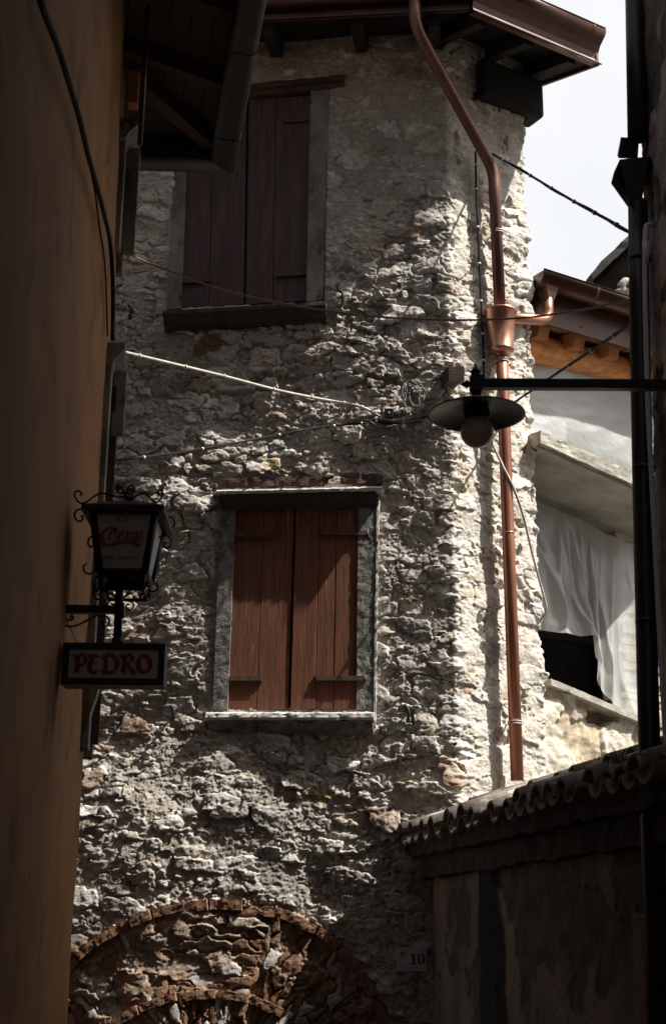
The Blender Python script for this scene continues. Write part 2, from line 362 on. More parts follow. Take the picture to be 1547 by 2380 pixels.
# --- wall surface
Z0, Z1 = -0.3, 9.05
sgrid = np.concatenate([np.arange(-3.1, RSIDE + .10, .0062), np.linspace(RSIDE + .12, RSIDE + 1.6, 40)])
zgrid = np.arange(Z0, Z1, .0066)
turn1 = math.atan2(.519, .854) - math.atan2(-.10, .995)
turn2 = math.radians(75)
ang = math.atan2(-.10, .995) + turn1 * sst(-.02, .02, sgrid) + turn2 * sst(RSIDE - .05, RSIDE + .05, sgrid)
ds = np.gradient(sgrid); bx = np.cumsum(np.cos(ang) * ds); by = np.cumsum(np.sin(ang) * ds)
k0 = np.argmin(abs(sgrid)); bx += CORNER[0] - bx[k0]; by += CORNER[1] - by[k0]
# let the smoothed corner sit where the sharp corner was on both flanks
nx, ny = np.sin(ang), -np.cos(ang)
S, Z = np.meshgrid(sgrid, zgrid)
def wall_fields(S, Z):
    wS = S + .02 * fbm(S * 3, Z * 3, 3, 3)
    amp = 1.0 - .45 * sst(7.0, 8.2, Z + .6 * gn(S * .9, Z * .4, 70))
    amp = amp * (1 - .35 * sst(-.03, .06, S)) * (.75 + .5 * sst(-.4, .4, gn(S * .7 + 3, Z * .6, 71)))
    mort = .009 * fbm(S * 4, Z * 5, 11, 4, .45) + .0055 * fbm(S * 26, Z * 33, 12, 4, .7) - .007 * sst(.25, .7, fbm(S * 15, Z * 21, 17, 4, .6))
    lam = gn(S * 7 + .5 * gn(S * 3, Z * 3, 8), Z * 30, 13)
    mort += .004 * np.abs(lam) * sst(0., .5, gn(S * 1.7, Z * 1.9, 14))
    A, a3, a4, ae, aon = stones(wS, Z, .235, .135, 21, .44, .012, .044, 1.3, .13); tA = TR[0]
    B, b3, b4, be, bon = stones(wS, Z, .125, .072, 31, .46, .004, .038, 1.2, .15); tB = TR[0]
    D, d3, d4, de, don = stones(wS, Z, .060, .038, 51, .42, .000, .024, .9, .2)
    grain = .0048 * fbm(S * 13, Z * 19, 90, 4, .62) + .0030 * np.abs(fbm(S * 40, Z * 56, 95, 3, .6)) - .006 * sst(.35, .7, fbm(S * 12 + 4, Z * 22, 98, 4, .6))
    fac = gn(S * 11, Z * 13, 97); facet = .007 * (np.abs(fac) - .3)
    A = np.where(aon, A + grain + facet, A); B = np.where(bon, B + grain + facet * .7, B); D = np.where(don, D + grain, D)
    h = mort.copy(); typ = np.zeros(S.shape, int)
    bury = .0085 + .019 * gn(S * 1.1, Z * .9, 77) + .004 * sst(7.4, 8.6, Z)
    for t, hh in ((3, D), (2, B), (1, A)):
        hh = hh - bury; m = hh > h; h = np.where(m, hh, h); typ = np.where(m, t, typ)
    trm = .5 + .5 * sst(-.3, .3, fbm(S * 3 + 8, Z * 3, 88, 3)); lo = 1 - .6 * sst(6.0, 7.6, Z); h = h - (.008 * tA * trm + .006 * tB * trm * (typ != 1)) * lo
    h = h * amp * 1.1 + (.048 * gn(S * 1.2, Z * 1.0, 5) + .026 * gn(S * 2.7, Z * 2.9, 6)) * (1 - .55 * sst(-.03, .1, S))
    r = np.where(typ == 1, a3, np.where(typ == 2, b3, d3)); rb = np.where(typ == 1, a4, np.where(typ == 2, b4, d4))
    k = (r * 7.99).astype(int)
    col = PAL[k] * (.70 + .55 * rb)[..., None]
    rust = (rb > .975) & (typ > 0) & (typ < 3); col = np.where(rust[..., None], np.array((.24, .14, .085)), col)
    mc = np.array((.375, .335, .292)) * (1 + .35 * fbm(S * 2.5, Z * 2.5, 15, 3))[..., None]
    dirt = sst(.1, .7, fbm(S * 1.1, Z * .9, 16, 3))[..., None]; mc = mc * (1 - .3 * dirt)
    sunlit_cream = sst(-.04, .05, S + .03 * fbm(S * 3 + 3, Z * 6, 28, 3))[..., None]; mc = mc * (1 - sunlit_cream) + np.array((.60, .56, .49)) * sunlit_cream * (1 + .25 * fbm(S * 4, Z * 4, 18, 3))[..., None]  # pale plaster of the sunny face, colour lifted further to strengthen its sunlit contrast
    ocr = sst(.15, .6, fbm(S * 4.5 + 7, Z * 4, 25, 4))[..., None] * sunlit_cream; mc = mc * (1 - .55 * ocr) + np.array((.50, .38, .25)) * .55 * ocr
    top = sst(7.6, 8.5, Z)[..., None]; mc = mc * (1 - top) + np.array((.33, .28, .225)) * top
    w = np.where(typ > 0, 1.0, 0.0) * (.26 + .64 * sst(-.35, .42, fbm(S * 8, Z * 9, 19, 4, .6)))
    w3 = w[..., None] * (1 - .0 * sunlit_cream); col = col * (1 + .18 * sunlit_cream); col = mc * (1 - w3) + col * w3  # stones on the sunny face get the same sunlit lift in colour
    return h, col
h, col = wall_fields(S, Z)
# bricked-up arches low on the front: fan-laid brick rubble inside
AC = FR.hit(485, 2610); ro = FR.hit(500, 2097)[1] - AC[1]; ri = FR.hit(480, 2297)[1] - AC[1]
outer_px = [(150, 2262), (185, 2228), (240, 2180), (300, 2145), (360, 2120), (420, 2103), (500, 2093), (580, 2095), (650, 2108), (715, 2135), (780, 2175), (830, 2228), (868, 2285), (898, 2345), (920, 2420)]
inner_px = [(270, 2372), (330, 2338), (400, 2311), (480, 2296), (560, 2303), (620, 2318), (670, 2345)]
outer_sz = [FR.hit(*p) for p in outer_px]
os_ = np.array([p[0] for p in outer_sz]); oz_ = np.array([p[1] for p in outer_sz])
under = Z < np.interp(S, os_, oz_, left=-9, right=-9)
under &= (S < 0)
rr = np.hypot(S - AC[0], Z - AC[1]); th = np.arctan2(S - AC[0], Z - AC[1])
E1, e3, e4, ee, eon = stones(th * 1.0 + .03 * gn(S * 9, Z * 9, 3), rr, .062, .17, 71, .88, .010, .038, .8, .12)
E2, g3, g4, ge, gon = stones(S, Z + .02 * gn(S * 6, Z * 3, 4), .19, .075, 81, .70, .010, .036, .8, .12)
flank = (np.abs(th) > .30) | (rr < ri)
EE = np.where(flank, E1, E2); r3 = np.where(flank, e3, g3); r4 = np.where(flank, e4, g4)
eh = EE - .012 + .004 * fbm(S * 16, Z * 20, 33, 4, .6) + .026 * gn(S * 2.7, Z * 2.9, 6)
hm = h - .018
use = under & (eh > hm)
bc = np.where((r4 < .80)[..., None], np.array((.225, .12, .066)) * (.6 + .8 * r3)[..., None], PAL[(r3 * 7.99).astype(int)])
h = np.where(under, np.where(use, eh, hm), h)
col = np.where(under[..., None], col * np.array((.72, .60, .50)), col)
wgt = (use * (.6 + .4 * sst(-.3, .3, fbm(S * 10, Z * 10, 35, 3))))[..., None]
col = col * (1 - wgt) + bc * wgt
# worn quoin corner: deeper breaks
cz = np.exp(-(S / .08) ** 2); h += cz * (.022 * fbm(Z * 8 + 2, S * 4, 61, 4, .6) - .006)
cz = np.exp(-((S - RSIDE) / .10) ** 2); h += cz * (.035 * fbm(Z * 6 + 5, S * 2, 62, 3) - .008)
h += .20 * np.exp(-((S + 2.15) / 1.05) ** 2) * sst(3.3, 2.3, Z + .3 * gn(S, Z, 29))  # added bulge low on the left, shaped to turn the wall towards the sun
# mottled broken patches on the sunny face
pit = sst(.45, .8, fbm(S * 6, Z * 5, 63, 4)) * sst(-.05, .1, S); h -= .035 * pit
# orange rust-coloured stone patch below the upper window and yellow stones
for (a, b, rx, rz, c) in ((490, 800, .085, .075, (.17, .095, .055)), (468, 815, .06, .05, (.16, .09, .055)), (615, 838, .12, .10, (.46, .40, .35)), (790, 925, .10, .06, (.40, .38, .35)), (630, 1078, .07, .045, (.46, .38, .24)), (676, 1850, .05, .05, (.30, .21, .10)), (740, 1850, .08, .05, (.30, .21, .10))):
    cs, cz_ = FR.hit(a, b); d = np.sqrt(((S - cs) / rx) ** 4 + ((Z - cz_) / rz) ** 4) + .3 * fbm(S * 14, Z * 14, 44, 3)
    m = sst(1.1, .85, d); col = col * (1 - m[..., None]) + np.array(c) * m[..., None]; h = h * (1 - .6 * m) + (.012 + .006 * fbm(S * 12, Z * 16, 45, 3)) * m
# recess behind the window frames
def inset(q, grow, depth):
    global h
    s0 = min(q[0][0], q[3][0]); s1 = max(q[1][0], q[2][0]); z0 = min(q[0][1], q[1][1]); z1 = max(q[2][1], q[3][1])
    d = np.maximum(np.maximum(s0 + grow - S, S - s1 + grow), np.maximum(z0 + grow - Z, Z - z1 + grow))
    m = sst(.012, -.012, d); h = h * (1 - m) - depth * m
    near = sst(.10, .0, np.abs(d + .0)) ; h = np.where(d > 0, h * (1 - .6 * near) , h)
inset(UW, .03, .22); inset(LWd, .03, .22)
NX = np.broadcast_to(nx, S.shape); NY = np.broadcast_to(ny, S.shape)
X = bx + NX * h; Y = by + NY * h
Zd = Z + .006 * fbm(S * 20, Z * 20, 99, 2)
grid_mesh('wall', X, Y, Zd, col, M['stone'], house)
# body of the house behind its rough face (side walls and back, out of sight from the street)
bodymb = MB()
pA = FR.P(-3.08, 0, -.10); pB = FR.P(0, 0, -.14); pC = RT.P(RSIDE - .12, 0, -.10)
back = Vector((-.12, 1, 0)) * 3.2
foot = [pA, pB, pC, pC + back, pA + back]
bodymb.add([Vector((p.x, p.y, -.3)) for p in foot] + [Vector((p.x, p.y, 8.95)) for p in foot], [(0, 1, 6, 5), (1, 2, 7, 6), (2, 3, 8, 7), (3, 4, 9, 8), (4, 0, 5, 9), (5, 6, 7, 8, 9)])
bodymb.v = [v for v in bodymb.v]
core = bodymb.build('masonry_core', M['grimy'], house)

def hmean(s_, z_, k=7):
    i = int(np.clip((z_ - Z0) / .0066, k, len(zgrid) - k - 1)); j = int(np.clip((s_ + 3.1) / .0062, k, len(sgrid) - k - 1)); return float(np.mean(h[i - k:i + k + 1, j - k:j + k + 1]))
# --- brick arch rings
def ring(pts, th_, name, prot, seed):
    rnd = random.Random(seed); mb = MB(); P = [Vector((a, b)) for a, b in pts]
    L = [0]
    for i in range(1, len(P)): L.append(L[-1] + (P[i] - P[i - 1]).length)
    def at(d):
        for i in range(1, len(P)):
            if d <= L[i] or i == len(P) - 1:
                t = (d - L[i - 1]) / (L[i] - L[i - 1]); t_ = (P[i] - P[i - 1]).normalized(); return P[i - 1].lerp(P[i], t), t_
    d = 0
    while d < L[-1] - .08:
        ln = rnd.uniform(.14, .27); e = min(d + ln, L[-1]); p, t0 = at(d + .006); q, t1 = at(e - .006)
        n0 = Vector((-t0.y, t0.x)); n1 = Vector((-t1.y, t1.x)); tk = th_ * rnd.uniform(.85, 1.1); o = prot * rnd.uniform(.6, 1.3); sh = rnd.uniform(-.004, .004)
        c = [p + n0 * (sh - tk), q + n1 * (sh - tk), q + n1 * sh, p + n0 * sh]
        cen = (p + q) / 2; o += hmean(cen.x, cen.y, 12) - .012; mb.quad(FR, [tuple(x) for x in c], o - .12, o); d = e + rnd.uniform(0, .006)
    return mb.build(name, M['brick'], house, rough=(.022, .008, 20))
ring([FR.hit(*p) for p in outer_px], .062, 'brick_arch', .052, 3)
ring([FR.hit(*p) for p in inner_px], .058, 'brick_arch', .058, 5)

# --- windows
def lerp2(a, b, t): return (a[0] + (b[0] - a[0]) * t, a[1] + (b[1] - a[1]) * t)
def qpt(q, u, v): return lerp2(lerp2(q[0], q[1], u), lerp2(q[3], q[2], u), v)
def sub(q, u0, u1, v0, v1): return [qpt(q, u0, v0), qpt(q, u1, v0), qpt(q, u1, v1), qpt(q, u0, v1)]
def shutter(q, boards, parent, mat, off, seed, name='shutter'):
    rnd = random.Random(seed); mb = MB(); u = 0
    for i, w in enumerate(boards):
        o = off + rnd.uniform(-.002, .002)
        mb.quad(FR, sub(q, u + .004, u + w - .004, rnd.uniform(0, .004), 1 - rnd.uniform(0, .004)), o - .03, o); u += w
    return mb.build(name, mat, parent, bevel=.003)
def strap(px0, px1, off, parent, tip=True, plug='right'):
    """iron strap hinge between two picture points on the shutter face"""
    a = FR.hit(*px0, off); b = FR.hit(*px1, off); mb = MB(); hh = .016
    mb.quad(FR, [(a[0], a[1] - hh), (b[0], b[1] - hh), (b[0], b[1] + hh), (a[0], a[1] + hh)], off, off + .02)
    e, t = (b, a) if plug == 'right' else (a, b)
    sg = 1 if plug == 'right' else -1
    mb.tube([FR.P(e[0] + sg * .004, e[1] - .026, off + .010), FR.P(e[0] + sg * .004, e[1] + .022, off + .010)], .012, 8)
    mb.tube([FR.P(e[0] + sg * .004, e[1] - .03, off + .008), FR.P(e[0] + sg * .004, e[1] - .03, -.05)], .009, 6)
    mb.quad(FR, [(t[0] - .010, t[1] - .022), (t[0] + .010, t[1] - .022), (t[0] + .010, t[1] + .022), (t[0] - .010, t[1] + .022)], off, off + .012)
    for k in (.2, .5, .8):
        c = lerp2(a, b, k); mb.lathe(FR.P(c[0], c[1], off + .008), [(.006, 0), (.005, .004), (0, .005)], 8, FR.n)
    mb.build('strap_hinge', M['rust'], parent)
def profile_run(q0, q1, prof, parent, name, mat, rough=None, bevel=0):
    mb = MB(); dz = q1[1] - q0[1]
    mb.extr(FR, [(o, q0[1] + z) for o, z in prof], q0[0], q1[0], dz); return mb.build(name, mat, parent, rough=rough, bevel=bevel)

# lower window
wl = bpy.data.objects.new('window', None); wl.location = FR.P(*qpt(LWd, .5, 0), 0); link(wl, house)
sq = FQ((528, 1650), (831, 1650), (837, 1180), (548, 1186), .02)
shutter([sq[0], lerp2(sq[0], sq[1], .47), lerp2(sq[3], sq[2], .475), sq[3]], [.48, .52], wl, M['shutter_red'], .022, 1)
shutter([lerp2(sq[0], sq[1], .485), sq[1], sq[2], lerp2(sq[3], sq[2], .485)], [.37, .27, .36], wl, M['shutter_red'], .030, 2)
strap((532, 1243), (636, 1245), .024, wl, plug='left'); strap((752, 1240), (852, 1240), .033, wl)
strap((518, 1578), (608, 1577), .024, wl, plug='left'); strap((735, 1577), (846, 1577), .033, wl)
jl = FQ((497, 1652), (531, 1652), (550, 1165), (516, 1165)); jr = FQ((829, 1652), (868, 1652), (876, 1165), (834, 1165))
for q in (jl, jr): MB().quad(FR, q, -.12, .045).build('jamb', M['jamb_dark'], wl, rough=(.03, .004, 25))
# the pale mortar fillet along the outer right edge
MB().quad(FR, FQ((868, 1690), (873, 1690), (882, 1150), (877, 1150)), -.03, .052).build('mortar_edge', M['sill_stone'], wl, rough=(.03, .006, 30))
a = FR.hit(512, 1184, .06); b = FR.hit(874, 1178, .06)
profile_run(a, b, [(-.1, 0), (.055, 0), (.065, .03), (.10, .045), (.125, .085), (.13, .10), (-.1, .10)], wl, 'lintel', M['sill_dark'], rough=(.03, .003, 25))
a = FR.hit(504, 1144, .15); b = FR.hit(888, 1136, .15)
profile_run(a, b, [(-.1, -.008), (.150, -.008), (.155, .006), (.145, .020), (-.1, .034)], wl, 'lintel_capping', M['sill_stone'], rough=(.02, .007, 30))
a = FR.hit(478, 1664, .12); b = FR.hit(869, 1664, .12)
profile_run(a, b, [(-.1, -.030), (.130, -.030), (.138, -.012), (.135, .016), (.10, .030), (-.1, .034)], wl, 'sill', M['sill_stone'], rough=(.02, .006, 30))
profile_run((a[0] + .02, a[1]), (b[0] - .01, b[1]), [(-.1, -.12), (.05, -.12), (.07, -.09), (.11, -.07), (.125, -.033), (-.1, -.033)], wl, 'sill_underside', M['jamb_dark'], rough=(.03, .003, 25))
a = FR.hit(525, 1133, .05); b = FR.hit(886, 1122, .05)
profile_run(a, b, [(-.1, 0), (.055, .0), (.06, .07), (-.1, .085)], wl, 'timber_lintel', M['oldwood'], rough=(.02, .014, 14))

# upper window
wu = bpy.data.objects.new('window', None); wu.location = FR.P(*qpt(UW, .5, 0), 0); link(wu, house)
su = FQ((421, 716), (714, 700), (723, 222), (440, 238), -.01)
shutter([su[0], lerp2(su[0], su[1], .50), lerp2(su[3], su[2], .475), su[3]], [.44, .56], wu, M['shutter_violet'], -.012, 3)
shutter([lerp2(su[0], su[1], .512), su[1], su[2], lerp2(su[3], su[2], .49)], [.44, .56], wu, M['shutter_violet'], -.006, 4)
strap((660, 283), (736, 278), -.004, wu); strap((645, 641), (722, 636), -.004, wu); strap((412, 657), (488, 652), -.010, wu, plug='left')
for q in (FQ((389, 722), (422, 719), (441, 232), (412, 234)), FQ((713, 703), (751, 700), (764, 205), (722, 208))):
    MB().quad(FR, q, -.15, .022).build('jamb', M['jamb_pale'], wu, rough=(.04, .003, 25))
a = FR.hit(405, 236, .06); b = FR.hit(800, 196, .06)
profile_run(a, b, [(-.15, 0), (.035, 0), (.045, .03), (.03, .05), (.06, .07), (.065, .09), (.03, .11), (-.15, .12)], wu, 'lintel', M['oldwood'], rough=(.03, .008, 12))
a = FR.hit(377, 732, .16); b = FR.hit(756, 709, .16)
profile_run(a, b, [(-.1, -.085), (.05, -.085), (.06, -.06), (.11, -.04), (.135, .0), (.15, .008), (.15, .036), (.14, .042), (-.1, .046)], wu, 'sill', M['sill_dark'], rough=(.03, .0035, 25))
# painted mortar band above/around the frames is part of the wall; iron shutter hooks on the wall:
for (x, y) in ((306, 728), (796, 694), (405, 1660), (948, 1660)):
    mb = MB(); s_, z_ = FR.hit(x, y, .05); FRP = FR.P; hb_ = hmean(s_, z_)
    mb.tube([FR.P(s_, z_ + .03, -.03), FR.P(s_, z_ + .03, .085)], .009, 6)
    mb.tube(smoothpath([FR.P(s_ - .02, z_ + .05, .08), FR.P(s_, z_ + .03, .088), FR.P(s_ + .006, z_ - .01, .09), FR.P(s_ - .004, z_ - .045, .085)], 4), .012, 8)
    mb.abox(FR.P(s_, z_ - .05, .085), (.014, .012, .014))
    mb.build('shutter_hook', M['iron'], house)
# timber stub sticking out near the corner
c0 = FR.W(1042, 882, -.05); c1 = FR.W(1058, 862, .34)
mb = MB(); ax = FR.d; az = Vector((0, 0, 1))
w2, h2 = .055, .055
d0 = FR.W(1036, 888, -.05); d1 = FR.W(1060, 868, .30)
def sect(c): return [c - ax * w2 - az * h2, c + ax * w2 - az * h2, c + ax * w2 + az * h2, c - ax * w2 + az * h2]
mb.loft([sect(d0), sect(d1)]); mb.build('timber_stub', M['oldwood'], house, rough=(.03, .004, 18))

# --- roof of the stone house
OV = .58
def isect(pl1, o1, pl2, o2):
    p = pl1.o + pl1.n * o1; q = pl2.o + pl2.n * o2; d = pl1.d; e = pl2.d
    den = d.x * e.y - d.y * e.x; w = q - p; t = (w.x * e.y - w.y * e.x) / den
    return p + d * t
E1 = isect(FR, OV, RT, OV); sF = (E1 - FR.o).dot(FR.d); sR = (E1 - RT.o).dot(RT.d)
ZE = FR.hit(1000, 22, OV)[1]
roof = bpy.data.objects.new('roof', None); roof.location = FR.P(-1, ZE, 0); link(roof, house)
sEnd = RT.hit(1378, 100, OV)[0]
RISE = .30   # underside climbs this much per metre inwards
def up(o): return ZE + .03 + (OV - o) * RISE
mb = MB()
def plank_quad(pl, s0, s1, o0, o1, zof, th):
    P = pl.P
    return [P(s0, up(o1) + zof, o1), P(s1, up(o1) + zof, o1), P(s1, up(o0) + zof, o0), P(s0, up(o0) + zof, o0),
            P(s0, up(o1) + zof + th, o1), P(s1, up(o1) + zof + th, o1), P(s1, up(o0) + zof + th, o0), P(s0, up(o0) + zof + th, o0)]
k = -.45
dF0 = FR.P(0, 0, k); 
I1 = isect(FR, k, RT, k); iF = (I1 - FR.o).dot(FR.d); iR = (I1 - RT.o).dot(RT.d)
for (pl, so_, eo, si, ei) in ((FR, -3.4, sF, -3.4, iF), (RT, sR, sEnd, iR, sEnd)):
    a, b, c, d = pl.P(so_, up(OV), OV), pl.P(eo, up(OV), OV), pl.P(ei, up(k), k), pl.P(si, up(k), k)
    t = Vector((0, 0, .05)); mb.hexa([a, b, c, d, a + t, b + t, c + t, d + t])
mb.build('roof_boards', M['blackwood'], roof)
for x in (640, 838, 1010):
    s_ = FR.hit(x, 90, .12)[0]; mb = MB(); mb.hexa(plank_quad(FR, s_ - .045, s_ + .045, -.2, OV - .06, -.16, .155)); mb.build('rafter', M['blackwood'], roof, rough=(.1, .004, 10))
for i, s_ in enumerate((-.05, .42, .86)):
    mb = MB(); mb.hexa(plank_quad(RT, s_ - .04, s_ + .04, -.3, OV - .05, -.12, .115)); mb.build('rafter', M['greywood'], roof, rough=(.1, .004, 10))
mb = MB(); sb = RT.hit(1262, 205, .0)[0]; zb = RT.hit(1200, 243, .12)[1]
mb.box(RT, .3, sb - .08, zb, zb + .36, -.12, .10); mb.build('purlin', M['blackwood'], roof, bevel=.03)  # taller than the beam itself; black upper part stands for shadow below the soffit
def gutter(pl, s0, s1, zt, o, r, parent, mat, name='gutter', cap=True, seams=()):
    """half-round gutter: outer lip at offset o, top at zt"""
    mb = MB(); n = 14; prof = []
    for i in range(n + 1):
        a = math.pi * i / n; prof.append((o - r + r * math.cos(a), zt - r * math.sin(a)))
    prof = [(o + .008, zt + .010), (o - .006, zt + .012)] + prof[0:] + [(o - 2 * r, zt + .02)]
    mb.extr(pl, prof, s0, s1, 0, closed=False); g = mb.build(name, mat, parent, solid=.004, smooth=True)
    mb = PM('end_cap', mat, g)
    for e in ([s0, s1] if cap else [])[:]:
        P = [pl.P(e, z, q) for q, z in [(o - r + r * math.cos(math.pi * i / n), zt - r * math.sin(math.pi * i / n)) for i in range(n + 1)]]
        mb.prism(P, pl.d * .004)
    mb = PM('gutter_bracket', mat, g)
    for e in seams:
        q = [(o - r + (r + .006) * math.cos(math.pi * i / n), zt - (r + .006) * math.sin(math.pi * i / n)) for i in range(n + 1)]
        mb.extr(pl, q + q[::-1], e - .012, e + .012, 0, closed=False)
    return g
GR = .085
gutter(FR, -3.4, sF + .09, ZE + .15, OV + 2 * GR - .02, GR, roof, M['copper_dark'], cap=False, seams=(-1.2,))
gutter(RT, sR - .08, sEnd, ZE + .20, OV + 2 * GR - .02, GR, roof, M['copper_dark'], seams=(sEnd - .12,))
# fascia below gutter: flat on the front, hollow-curved on the sunny side
mb = MB(); mb.box(FR, -3.4, sF, ZE - .02, ZE + .15, OV - .01, OV); mb.box(FR, -3.4, sF, ZE - .02, ZE - .012, OV - .03, OV + .012)
mb.build('fascia', M['copper_dark'], roof)
mb = MB(); pr = []
for i in range(11):
    a = math.pi / 2 * i / 10; pr.append((OV + .10 - .085 * math.sin(a) , ZE + .16 - .16 * (1 - math.cos(a)) ))
pr = [(OV + .12, ZE + .13), (OV + .075, ZE + .09), (OV + .045, ZE + .03), (OV + .035, ZE - .02), (OV + .05, ZE - .055), (OV + .085, ZE - .085), (OV + .08, ZE - .09), (OV + .035, ZE - .065), (OV - .01, ZE - .06)]
mb.extr(RT, pr, sR + .0, sEnd, 0, closed=False); mb.build('fascia', M['copper_dark'], roof, solid=.004, smooth=False)
# verge board at the end of the sunny side
mb = MB(); mb.hexa(plank_quad(RT, sEnd - .02, sEnd, -.45, OV + .05, -.10, .16)); mb.build('verge_board', M['copper_dark'], roof)
mb = MB(); mb.hexa(plank_quad(RT, sEnd - .14, sEnd - .022, -.45, OV + .0, -.06, .07)); mb.build('rafter', M['greywood'], roof)
# roof covering above (barrel of tiles seen only edge-on)
mb = MB()
for (pl, so_, eo, si, ei) in ((FR, -3.4, sF, -3.4, sF - .9), (RT, sR, sEnd, sR - .2, sEnd)):
    a, b = pl.P(so_, ZE + .14, OV + .04), pl.P(eo, ZE + .14, OV + .04); c, d = pl.P(ei, ZE + .95, -2.2), pl.P(si, ZE + .95, -2.2); t = Vector((0, 0, .06)); mb.hexa([a, b, c, d, a + t, b + t, c + t, d + t])
mb.build('roof_tiles', M['tile'], roof)

# --- copper downpipe with its hopper head
dp = bpy.data.objects.new('downpipe', None); dp.location = RT.W(1200, 1795, .12); link(dp, house)
OP = .115
p0 = FR.W(962, -60, OV + .06); p1 = FR.W(964, 62, OV + .06)
q1 = RT.W(1146, 395, OP); q2 = RT.W(1152, 470, OP)
hop_s, hop_zt = RT.hit(1167, 722, OP + .02); hop_zb = RT.hit(1167, 816, OP)[1]
end = RT.W(1201, 1815, OP)
sp = (q2 - RT.o).dot(RT.d); send = (end - RT.o).dot(RT.d)
def vp(z):  # centre of the vertical run at height z
    t = (z - end.z) / (q2.z - end.z); return end.lerp(q2, t)
R_ = .046
def bend(a, b, c, r=.11, n=7):
    u = (a - b).normalized() * r; w = (c - b).normalized() * r; return [(b + u) * (1 - t) ** 2 + b * 2 * t * (1 - t) + (b + w) * t * t for t in [i / n for i in range(n + 1)]]
mb = MB(); topv = vp(hop_zt - .05)
mb.tube([p0] + bend(p0, p1, q1) + bend(p1, q1, topv) + [topv], R_, 20); mb.build('upper_pipe', M['copper_mid'], dp)
for z in (RT.hit(1152, 540, OP)[1], RT.hit(1180, 843, OP)[1], RT.hit(1192, 1680, OP)[1]):
    mb = MB(); c = vp(z)
    for dz in (-.012, .006): mb.tube([c + Vector((0, 0, dz)), c + Vector((0, 0, dz + .008))], R_ + .006, 20)
    mb.tube([c - RT.d * (R_ + .004), c - RT.d * (R_ + .012) - RT.n * .01], .011, 6); mb.tube([c - RT.n * R_, c - RT.n * (OP + .03)], .006, 6)
    mb.build('pipe_clamp', M['cable_pale'], dp)
mb = MB(); hc = vp(hop_zt); hb = vp(hop_zb)
mb.lathe(vp(hop_zb), [(.03, -.03), (.05, -.03), (.092, -.004), (.096, .006), (.090, .014), (.118, hop_zt - hop_zb - .02), (.125, hop_zt - hop_zb - .015), (.125, hop_zt - hop_zb), (.118, hop_zt - hop_zb + .004), (.11, hop_zt - hop_zb - .02), (.05, hop_zt - hop_zb - .03)], 36)
mb.build('hopper_head', M['copper_new'], dp)
mb = MB(); mb.tube([vp(hop_zb + .03), vp(RT.hit(1176, 905, OP)[1]), vp(RT.hit(1190, 1240, OP)[1]), end], .046, 20)
mb.tube([vp(hop_zb - .01), vp(hop_zb - .05)], .050, 20); mb.tube([vp(RT.hit(1190, 1240, OP)[1]), vp(RT.hit(1190, 1244, OP)[1])], .048, 20)
mb.build('lower_pipe', M['copper'], dp)

# ================================================================== 2. REAR HOUSE with plastic sheeting (right)
BK = -.60     # its wall line lies this far behind the tower's sunny face
rear = empty('courtyard_house', RT.P(1.6, 0, BK), "half-restored pale house with copper gutter, log beam and plastic sheets, right of the stone house", "house")
def RW(pts, off): return [RT.hit(*p, off) for p in pts]
# parapet below the sill, rough render
def rwall(name, poly_top_px, zb, s1, off, mat):
    pass
sill0 = RT.hit(1278, 1592, BK + .2); sill1 = RT.hit(1510, 1690, BK + .2)
slope = (sill1[1] - sill0[1]) / (sill1[0] - sill0[0])
sg = np.arange(RSIDE - .35, 4.2, .014); zg = np.linspace(0, 1, 330)
SS, TT = np.meshgrid(sg, zg); ztop = sill0[1] + slope * (SS - sill0[0]); ztop = np.maximum(ztop, -5); ZZ = .0 + TT * (ztop - .0)
hh = .022 * fbm(SS * 3, ZZ * 3, 201, 4) + .006 * fbm(SS * 18, ZZ * 18, 202, 4, .6)
pt = fbm(SS * 2.2 + 4, ZZ * 2.2, 203, 4); bare = sst(.05, .12, pt); hh -= .022 * bare
hole_s, hole_z = RT.hit(1400, 1665, BK + .15); dd = np.sqrt(((SS - hole_s) / .15) ** 2 + ((ZZ - hole_z) / .075) ** 2) + .35 * fbm(SS * 9, ZZ * 9, 204, 3); m = sst(1.05, .8, dd); hh -= .16 * m
cc = np.array((.58, .53, .44)) * (1 + .15 * fbm(SS * 5, ZZ * 5, 205, 4))[..., None]; bc2 = np.array((.47, .39, .28)) * (1 + .3 * fbm(SS * 14, ZZ * 14, 206, 3))[..., None]
cc = cc * (1 - bare[..., None]) + bc2 * bare[..., None]
cc = cc * (1 - .5 * m[..., None]) + np.array((.36, .28, .19)) * .5 * m[..., None]
grid_mesh('parapet', RT.o.x + RT.d.x * SS + RT.n.x * (BK + .15 + hh), RT.o.y + RT.d.y * SS + RT.n.y * (BK + .15 + hh), ZZ, cc, M['stone'], rear)
mb = MB(); mb.quad(RT, [sill0, sill1, (sill1[0], sill1[1] + .05), (sill0[0], sill0[1] + .05)], BK - .12, BK + .21); mb.build('sill', M['concrete'], rear, rough=(.05, .004, 18))
